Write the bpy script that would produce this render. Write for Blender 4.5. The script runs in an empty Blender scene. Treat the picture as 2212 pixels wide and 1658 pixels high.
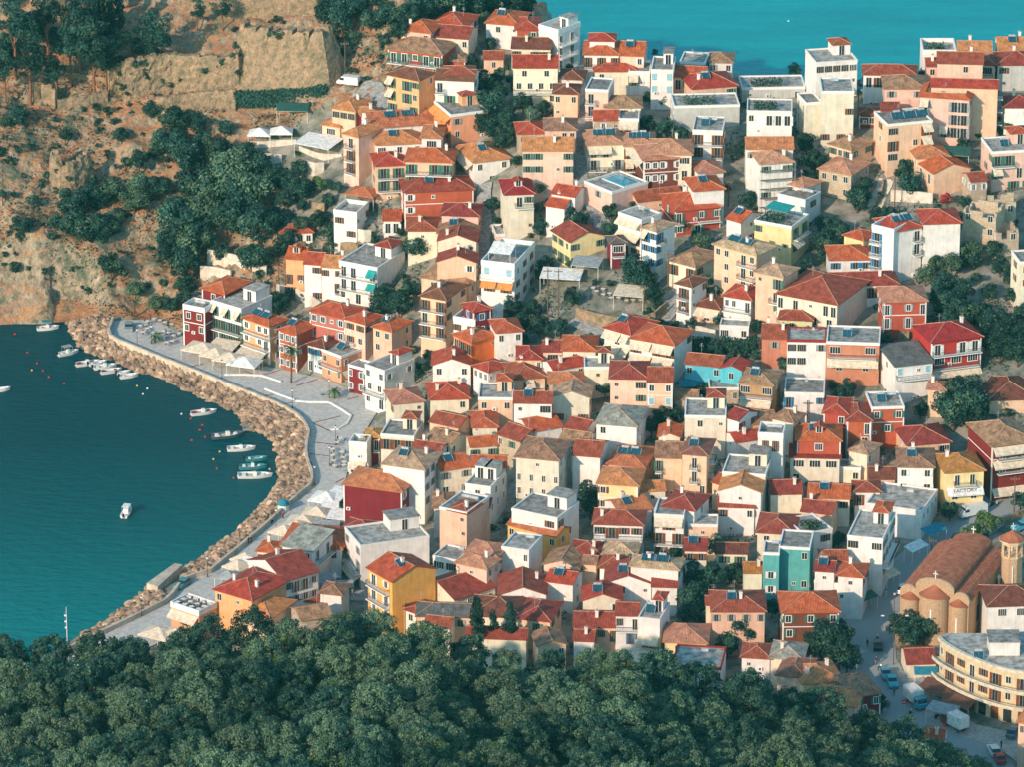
import bpy, math, random
import numpy as np
from mathutils import Vector, noise, Matrix
random.seed(7)
C=bpy.context.scene.collection
R=math.radians
# ------------------------------------------------------------------ camera and projection of survey points
F0=12000.0; CAM=Vector((0,-1080,436)); PITCH=R(22)
FW=Vector((0,math.cos(PITCH),-math.sin(PITCH))); UP=Vector((0,math.sin(PITCH),math.cos(PITCH)))
def ray(px,py): return FW+Vector((1,0,0))*((px-1106)/F0)-UP*((py-829)/F0)
def at(px,py,z):
    d=ray(px,py); t=(z-CAM.z)/d.z
    return CAM+d*t
def tp(o,x,y,s=0.23993): return (o[0]*.66307+x*s, o[1]*.66307+y*s)
# ------------------------------------------------------------------ terrain heights from survey points
CP=[(245,715,2),(300,740,2),(400,790,2),(500,830,2),(600,880,2),(655,930,2),(690,1000,2.2),(680,1060,2.2),(600,1150,2.2),(500,1220,2.2),(400,1290,2.2),(330,1340,2.2),(200,1400,2),
(700,850,2.4),(760,900,2.8),(480,780,2.4),(600,800,2.6),(420,720,3),(560,750,4),(800,870,4.5),(850,950,5),
(900,1050,6),(1100,1100,9),(1300,1200,9),(1100,1300,7),(900,1350,5),(700,1300,3.5),(1500,1300,9),(1700,1400,9),(1900,1300,10),(2100,1110,13),(2212,1000,16),(2000,1550,9),(2212,1620,9),(2212,1300,12),
(1300,950,15),(1000,850,12),(1250,780,18),(1500,800,21),(1800,850,22),(2100,850,24),(2212,750,28),(1000,950,10),(1600,1000,16),(1900,950,18),(1500,1150,11),
(1100,620,24),(900,640,18),(720,620,12),(600,560,14),(1400,620,26),(1700,620,29),(2000,600,32),(2212,520,36),
(1000,480,29),(1300,420,34),(1600,420,35),(1900,420,37),(2150,370,41),(800,480,24),(700,480,20),
(850,320,35),(1100,270,40),(1250,210,41),(1500,220,41),(1800,270,44),(2100,250,46),(960,380,33),
(850,200,40),(900,120,43),(1200,120,42),(1320,130,40),(1550,160,39),(1700,190,41),(2000,190,46),(2180,150,47),(800,195,39),(700,200,39),(600,207,39),(520,210,39),
(0,698,0),(70,695,0.5),(150,690,1.5),(200,690,2),(100,620,6),(0,560,11),(200,560,12),(300,600,7.5),(380,650,4.5),(330,560,11),(440,580,13),(460,520,18),
(100,450,20),(0,400,23),(250,450,20),(400,450,21),(500,470,21),(560,420,25),(620,430,24),(640,330,31),(560,300,33),
(0,260,32),(100,255,32),(250,320,29),(400,300,31),(480,330,31),(530,250,36),(650,260,36),
(350,205,37),(250,215,36),(150,190,37),(50,180,38),(450,215,38),(505,215,38.5),
(450,110,47),(330,100,44),(0,50,44),(200,60,45),(400,50,50),(550,52,54),(620,50,54),(690,60,53),
(760,110,49),(780,50,53),(850,15,51),(1000,0,46),(1150,10,38),(700,-40,60),(300,-60,56),(-150,0,47),(-200,400,22),(-200,650,5),(1000,-60,46)]
P=np.array([[*(at(a,b,c).xy),c] for a,b,c in CP])
def tps(r2): return np.where(r2>0,r2*np.log(np.maximum(r2,1e-9)),0)
n=len(P); X=P[:,:2]/100
K=tps(((X[:,None]-X[None])**2).sum(-1))+np.eye(n)*0.002
Q=np.hstack([np.ones((n,1)),X]); A=np.block([[K,Q],[Q.T,np.zeros((3,3))]])
SOL=np.linalg.solve(A,np.concatenate([P[:,2],np.zeros(3)]))
GX0,GX1,GY0,GY1,ST=-160,160,-235,150,1.0
gx=np.arange(GX0,GX1+.1,ST); gy=np.arange(GY0,GY1+.1,ST)
XX,YY=np.meshgrid(gx,gy); pts=np.stack([XX.ravel(),YY.ravel()],1)/100
Z=np.zeros(len(pts))
for i in range(0,len(pts),20000):
    q=pts[i:i+20000]
    Z[i:i+20000]=tps(((q[:,None]-X[None])**2).sum(-1))@SOL[:n]+SOL[n]+q@SOL[n+1:]
Z=np.clip(Z,.6,75).reshape(XX.shape)
# crest on the far side: ground drops to the open sea behind it
cr=[at(*c) for c in [(1180,-5,38),(1230,60,42),(1300,95,41),(1400,120,39),(1580,150,39),(1700,175,41),(1880,175,43),(2000,140,46),(2212,95,47),(2500,60,47)]]
cx=[-200,-20]+[c.x for c in cr]; cy=[112,116]+[c.y for c in cr]
ycr=np.interp(gx,cx,cy)[None,:]
Z=np.where(YY>ycr,np.minimum(Z,Z-1.1*(YY-ycr)),Z)
# water line and promenade wall
WL=[(-400,702),(0,702),(75,701),(144,698),(156,722),(171,749),(210,770),(258,785),(300,806),(332,811),(387,835),(420,854),(476,876),(519,902),(535,928),(571,940),(593,960),(598,984),(603,1036),(586,1072),(547,1113),(511,1152),(456,1190),(396,1236),(345,1262),(324,1270),(299,1291),(259,1320),(230,1345),(169,1378),(144,1399),(40,1450),(-60,1500)]
WW=[(244,689),(234,716),(240,731),(300,755),(332,769),(435,809),(485,830),(547,854),(595,873),(631,890),(658,914),(667,936),(660,969),(663,998),(672,1017),(675,1046),(643,1072),(583,1128),(520,1182),(451,1238),(399,1250),(363,1298),(280,1340),(194,1381),(144,1405),(60,1450)]
wl=[at(a,b,0).xy for a,b in WL]; ww=[at(a,b,2.6).xy for a,b in WW]
INL=[(200,1470),(320,1400),(480,1330),(560,1210),(640,1150),(700,1090),(740,1060),(760,980),(790,930),(815,890),(780,850),(700,820),(620,800),(560,790),(480,760),(400,730),(340,690)]
inl=[at(a,b,2.2).xy for a,b in INL]
def inpoly(x,y,poly):
    c=np.zeros(x.shape,bool)
    for i in range(len(poly)):
        x1,y1=poly[i]; x2,y2=poly[i-1]
        m=((y1>y)!=(y2>y))&(x<(x2-x1)*(y-y1)/((y2-y1) if y2!=y1 else 1e-9)+x1)
        c^=m
    return c
def dpoly(x,y,line):
    d=np.full(x.shape,1e9)
    for (x1,y1),(x2,y2) in zip(line[:-1],line[1:]):
        L=(x2-x1)**2+(y2-y1)**2
        t=np.clip(((x-x1)*(x2-x1)+(y-y1)*(y2-y1))/L,0,1)
        d=np.minimum(d,np.hypot(x-x1-t*(x2-x1),y-y1-t*(y2-y1)))
    return d
sea=inpoly(XX,YY,wl+[Vector((-400,-240))]); dw=dpoly(XX,YY,wl)
cliff=dpoly(XX,YY,wl[:3])<dpoly(XX,YY,wl[3:])
Z=np.where(sea,np.maximum(-.5-dw*.5,-5),np.minimum(Z,np.where(cliff,dw*3.0-.3,np.where(dw<7.5,dw*.42-.3,2.85+(dw-7.5)*2.2))))
pav=inpoly(XX,YY,ww+inl)
dinl=dpoly(XX,YY,inl+[ww[0]]); Z=np.where(pav,1.9,np.where(sea|(dw<7.5),Z,np.minimum(Z,1.95+dinl*.55)))
TOWNZ=Z.copy()
HILLP=[(-400,720),(236,712),(250,690),(400,700),(400,620),(470,600),(560,640),(640,600),(720,520),(600,380),(540,215),(700,190),(830,190),(870,60),(1180,0),(1180,-200),(-400,-200)]
hz=[at(a,b,0).xy for a,b in HILLP]
HP=[(at(a,b,z).xy) for (a,b),z in zip(HILLP,[0,2,2,4,6,14,13,14,20,30,38,39,40,45,44,44,60])]
hill=inpoly(XX,YY,HP)
for j in range(Z.shape[0]):
    for i in range(Z.shape[1]):
        if hill[j,i] and not pav[j,i] and not sea[j,i] and Z[j,i]>.5:
            v=Vector((XX[j,i],YY[j,i],Z[j,i]))
            Z[j,i]+=min(1,Z[j,i]/6)*(2.2*noise.fractal(v*.06,1.0,2.1,4)+1.9*abs(noise.noise(v*.33))+.8*noise.noise(v*.8))
def samp(G,x,y):
    u=min(max((x-GX0)/ST,0),G.shape[1]-1.001); v=min(max((y-GY0)/ST,0),G.shape[0]-1.001)
    i,j=int(u),int(v); a,b=u-i,v-j
    return (G[j,i]*(1-a)+G[j,i+1]*a)*(1-b)+(G[j+1,i]*(1-a)+G[j+1,i+1]*a)*b
def gz(x,y): return samp(TOWNZ,x,y)
def gnd(px,py,h=0,G=None):
    """world point on the ground (raised by h) that the survey pixel looks at"""
    G=TOWNZ if G is None else G
    d=ray(px,py); t=(CAM.z-80)/-d.z; prev=t
    while t<2200:
        p=CAM+d*t
        if p.z<=max(samp(G,p.x,p.y),0)+h: break
        prev=t; t+=1.5
    a,b=prev,t
    for _ in range(12):
        m=(a+b)/2; p=CAM+d*m
        if p.z<=max(samp(G,p.x,p.y),0)+h: b=m
        else: a=m
    return CAM+d*b
def ppm(p): return F0/((p-CAM).dot(FW))      # survey pixels per metre at p
# ------------------------------------------------------------------ materials
MATS={}
def mat(name,col,rough=.85,var=.12,scale=1.5,bump=0,bscale=6,spec=.3,kind=None,metal=0,col2=None,rnd=.0,emit=0):
    if name in MATS: return MATS[name]
    m=bpy.data.materials.new(name); m.use_nodes=True; nt=m.node_tree; N=nt.nodes; L=nt.links
    b=N['Principled BSDF']; b.inputs['Roughness'].default_value=rough; b.inputs['Specular IOR Level'].default_value=spec; b.inputs['Metallic'].default_value=metal
    tc=N.new('ShaderNodeTexCoord'); 
    src=tc.outputs['UV' if kind=='tile' else 'Object']
    nz=N.new('ShaderNodeTexNoise'); nz.inputs['Scale'].default_value=scale; nz.inputs['Detail'].default_value=6; nz.inputs['Roughness'].default_value=.65
    L.new(src,nz.inputs['Vector'])
    rp=N.new('ShaderNodeValToRGB'); c=Vector(col)
    lo=c*(1-var*2.2) if col2 is None else Vector(col2)
    rp.color_ramp.elements[0].position=.36; rp.color_ramp.elements[1].position=.62
    rp.color_ramp.elements[0].color=(*lo,1); rp.color_ramp.elements[1].color=(*(c*(1+var)),1)
    L.new(nz.outputs['Fac'],rp.inputs['Fac']); out=rp.outputs['Color']
    if kind=='tile':
        mp=N.new('ShaderNodeMapping'); mp.inputs['Scale'].default_value=(3.2,.5,1); L.new(tc.outputs['UV'],mp.inputs['Vector'])
        n2=N.new('ShaderNodeTexNoise'); n2.inputs['Scale'].default_value=1.4; n2.inputs['Detail'].default_value=3; L.new(mp.outputs[0],n2.inputs['Vector'])
        mx=N.new('ShaderNodeMix'); mx.data_type='RGBA'; mx.blend_type='MULTIPLY'; mx.inputs['Factor'].default_value=.6
        r2=N.new('ShaderNodeValToRGB'); r2.color_ramp.elements[0].position=.35; r2.color_ramp.elements[0].color=(.62,.6,.6,1); r2.color_ramp.elements[1].position=.62; r2.color_ramp.elements[1].color=(1.12,1.1,1.08,1)
        L.new(n2.outputs['Fac'],r2.inputs['Fac']); L.new(out,mx.inputs['A']); L.new(r2.outputs[0],mx.inputs['B']); out=mx.outputs['Result']
        wv=N.new('ShaderNodeTexWave'); wv.inputs['Scale'].default_value=1.05; wv.inputs['Distortion'].default_value=.3; L.new(tc.outputs['UV'],wv.inputs['Vector'])
        m3=N.new('ShaderNodeMix'); m3.data_type='RGBA'; m3.blend_type='MULTIPLY'; m3.inputs['Factor'].default_value=.25
        L.new(out,m3.inputs['A']); L.new(wv.outputs['Color'],m3.inputs['B']); out=m3.outputs['Result']
        bp=N.new('ShaderNodeBump'); bp.inputs['Strength'].default_value=.6; bp.inputs['Distance'].default_value=.08; L.new(wv.outputs['Fac'],bp.inputs['Height']); L.new(bp.outputs[0],b.inputs['Normal'])
    if kind=='plaster':
        mp=N.new('ShaderNodeMapping'); mp.inputs['Scale'].default_value=(1.6,1.6,.25); L.new(tc.outputs['Object'],mp.inputs['Vector'])
        n2=N.new('ShaderNodeTexNoise'); n2.inputs['Scale'].default_value=1.2; n2.inputs['Detail'].default_value=5; L.new(mp.outputs[0],n2.inputs['Vector'])
        r2=N.new('ShaderNodeValToRGB'); r2.color_ramp.elements[0].position=.3; r2.color_ramp.elements[0].color=(.70,.66,.6,1); r2.color_ramp.elements[1].position=.55; r2.color_ramp.elements[1].color=(1,1,1,1)
        mx=N.new('ShaderNodeMix'); mx.data_type='RGBA'; mx.blend_type='MULTIPLY'; mx.inputs['Factor'].default_value=.42
        L.new(n2.outputs['Fac'],r2.inputs['Fac']); L.new(out,mx.inputs['A']); L.new(r2.outputs[0],mx.inputs['B']); out=mx.outputs['Result']
    if kind=='stone':
        vo=N.new('ShaderNodeTexVoronoi'); vo.inputs['Scale'].default_value=3.2; L.new(tc.outputs['Object'],vo.inputs['Vector'])
        mx=N.new('ShaderNodeMix'); mx.data_type='RGBA'; mx.blend_type='OVERLAY'; mx.inputs['Factor'].default_value=.22
        bw=N.new('ShaderNodeRGBToBW'); L.new(vo.outputs['Color'],bw.inputs[0]); L.new(out,mx.inputs['A']); L.new(bw.outputs[0],mx.inputs['B']); out=mx.outputs['Result']
    if rnd:
        oi=N.new('ShaderNodeObjectInfo'); hs=N.new('ShaderNodeHueSaturation')
        mr=N.new('ShaderNodeMapRange'); mr.inputs['To Min'].default_value=1-rnd; mr.inputs['To Max'].default_value=1+rnd; L.new(oi.outputs['Random'],mr.inputs['Value']); L.new(mr.outputs[0],hs.inputs['Value'])
        mh=N.new('ShaderNodeMath'); mh.operation='MULTIPLY_ADD'; mh.inputs[1].default_value=.02; mh.inputs[2].default_value=.49; L.new(oi.outputs['Random'],mh.inputs[0]); L.new(mh.outputs[0],hs.inputs['Hue'])
        L.new(out,hs.inputs['Color']); out=hs.outputs['Color']
    L.new(out,b.inputs['Base Color'])
    if emit: b.inputs['Emission Color'].default_value=(*col,1); b.inputs['Emission Strength'].default_value=emit
    if bump:
        nb=N.new('ShaderNodeTexNoise'); nb.inputs['Scale'].default_value=bscale; nb.inputs['Detail'].default_value=8; L.new(tc.outputs['Object'],nb.inputs['Vector'])
        bp=N.new('ShaderNodeBump'); bp.inputs['Strength'].default_value=bump; bp.inputs['Distance'].default_value=.5; L.new(nb.outputs['Fac'],bp.inputs['Height']); L.new(bp.outputs[0],b.inputs['Normal'])
    MATS[name]=m; return m
WALL={'w':((.78,.74,.70),'white'),'c':((.74,.66,.52),'cream'),'k':((.76,.50,.40),'pale pink'),'o':((.76,.37,.19),'orange'),'O':((.70,.15,.04),'vermilion'),
'y':((.78,.60,.32),'pale yellow'),'Y':((.82,.38,.10),'amber yellow'),'b':((.44,.09,.05),'brick red'),'M':((.20,.018,.022),'dark maroon'),'V':((.45,.035,.03),'bright red'),
'q':((.50,.18,.12),'salmon red'),'n':((.74,.49,.34),'peach'),'e':((.17,.05,.035),'dark red-brown'),'t':((.10,.46,.56),'turquoise'),'T':((.10,.36,.34),'teal'),
's':((.46,.36,.26),'rubble stone'),'g':((.50,.50,.47),'grey'),'a':((.68,.62,.50),'weathered off-white'),'u':((.42,.23,.13),'ochre brown'),'x':((.62,.62,.34),'lime green')}
ROOF={'r':((.60,.115,.05),'red'),'R':((.46,.05,.035),'deep red'),'m':((.40,.085,.052),'maroon'),'d':((.25,.09,.055),'dark brown'),'t':((.68,.25,.105),'terracotta'),
'z':((.62,.28,.07),'golden orange'),'p':((.64,.29,.18),'pinkish'),'o':((.46,.26,.15),'old mossy brown'),'l':((.64,.43,.27),'light tan'),'v':((.46,.46,.38),'pale grey-green'),'q':((.36,.14,.10),'dusty rose'),'g':((.17,.17,.16),'dark grey')}
def wallm(k): return mat('wall_'+k,WALL[k][0],kind='stone' if k=='s' else 'plaster',var=.05,scale=.6,rnd=.05,rough=.9,bump=.15 if k=='s' else 0)
def roofm(k): return mat('roof_'+k,ROOF[k][0],kind='tile',var=.26 if k in'ovl' else .2,scale=.55,rnd=.12,rough=.8)
RIDGE=mat('ridge_mortar',(.50,.26,.17),var=.15)
FLATR=mat('flat_roof_concrete',(.33,.32,.295),var=.25,scale=.7,col2=(.15,.145,.13),rnd=.25)
TRIM=mat('white_trim',(.78,.76,.72),var=.04); GLASS=mat('window_glass',(.025,.035,.04),rough=.12,spec=.6,var=.2)
SHUT={'g':mat('shutter_green',(.05,.17,.12)),'b':mat('shutter_blue',(.02,.16,.36)),'n':mat('shutter_brown',(.18,.06,.025)),'y':mat('shutter_grey',(.27,.30,.32)),'w':mat('shutter_white',(.7,.7,.68)),'r':mat('shutter_red',(.28,.03,.025)),'l':mat('shutter_pale_blue',(.25,.48,.58))}
RAIL=mat('railing_iron',(.09,.09,.09),rough=.5); CREAM=mat('awning_cream',(.70,.58,.44)); TURQ=mat('awning_turquoise',(.02,.32,.30)); ORNG=mat('awning_orange',(.72,.28,.08)); WHTC=mat('canvas_white',(.78,.77,.74)); GREY=mat('canvas_grey',(.30,.33,.34)); GRNC=mat('canvas_green',(.03,.11,.09)); BRNC=mat('canvas_brown',(.17,.075,.05)); BLUC=mat('canvas_blue',(.03,.22,.30)); REDC=mat('canvas_red',(.35,.02,.02))
PANEL=mat('solar_glass',(.02,.09,.13),rough=.15,spec=.6); METAL=mat('metal_pale',(.55,.56,.57),rough=.35,metal=.3); DARK=mat('dark_rubber',(.02,.02,.02)); WOOD=mat('wood_pole',(.16,.10,.06))
STONE=mat('rubble_masonry',(.35,.225,.14),kind='stone',var=.14,scale=.7,bump=1.0,bscale=1.3,col2=(.17,.15,.09)); WHW=mat('whitewashed_masonry',(.68,.60,.50),var=.1,scale=.7,kind='plaster')
# ------------------------------------------------------------------ mesh builder
class MB:
    def __init__(s): s.v=[];s.f=[];s.m=[];s.uv=[];s.mats=[]
    def mi(s,m):
        if m not in s.mats: s.mats.append(m)
        return s.mats.index(m)
    def face(s,ps,m,uv=None):
        b=len(s.v); s.v+= [tuple(p) for p in ps]; s.f.append(tuple(range(b,b+len(ps)))); s.m.append(s.mi(m)); s.uv.append(uv or [(0,0)]*len(ps))
    def hexa(s,b4,t4,m):
        s.face(b4[::-1],m); s.face(t4,m)
        for i in range(len(b4)):
            j=(i+1)%len(b4); s.face([b4[i],b4[j],t4[j],t4[i]],m)
    def box(s,x0,x1,y0,y1,z0,z1,m): s.hexa([(x0,y0,z0),(x1,y0,z0),(x1,y1,z0),(x0,y1,z0)],[(x0,y0,z1),(x1,y0,z1),(x1,y1,z1),(x0,y1,z1)],m)
    def tube(s,a,b,r,m,n=6,r2=None):
        a=Vector(a);b=Vector(b);d=(b-a).normalized(); u=d.orthogonal().normalized(); w=d.cross(u); r2=r if r2 is None else r2
        A=[a+(u*math.cos(k*2*math.pi/n)+w*math.sin(k*2*math.pi/n))*r for k in range(n)]; B=[b+(u*math.cos(k*2*math.pi/n)+w*math.sin(k*2*math.pi/n))*r2 for k in range(n)]
        s.hexa(A,B,m)
    def slab(s,ps,th,m,uv=None):
        """thin sheet with real thickness: ps is its upper face"""
        lo=[Vector(p)-Vector((0,0,th)) for p in ps]; s.face(ps,m,uv); s.face(lo[::-1],m)
        for i in range(len(ps)):
            j=(i+1)%len(ps); s.face([lo[i],lo[j],ps[j],ps[i]],m)
    def mesh(s,name,smooth=False):
        me=bpy.data.meshes.new(name); me.from_pydata(s.v,[],s.f)
        for m in s.mats: me.materials.append(m)
        me.polygons.foreach_set('material_index',s.m)
        if smooth: me.polygons.foreach_set('use_smooth',[True]*len(s.f))
        ul=me.uv_layers.new(name='UV'); ul.data.foreach_set('uv',[c for f in s.uv for u in f for c in u])
        me.update(); return me
    def obj(s,name,parent=None,**k): return link(name,s.mesh(name,k.pop('smooth',False)),parent,**k)
def link(name,me,parent=None,loc=(0,0,0),rz=0,scale=None):
    o=bpy.data.objects.new(name,me); C.objects.link(o); o.location=loc; o.rotation_euler=(0,0,rz)
    if scale: o.scale=scale if hasattr(scale,'__len__') else (scale,)*3
    if parent: o.parent=parent
    return o
THINGS=[]
def tag(o,label=None,cat=None,group=None,kind=None):
    if label: o['label']=label
    if cat: o['category']=cat
    if group: o['group']=group
    if kind: o['kind']=kind
    return o
def thing(name,loc,rz=0): return link(name,None,None,loc,rz)
def copy_tree(o,parent=None):
    c=o.copy(); C.objects.link(c); c.parent=parent
    for ch in list(o.children): copy_tree(ch,c)
    return c
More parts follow.
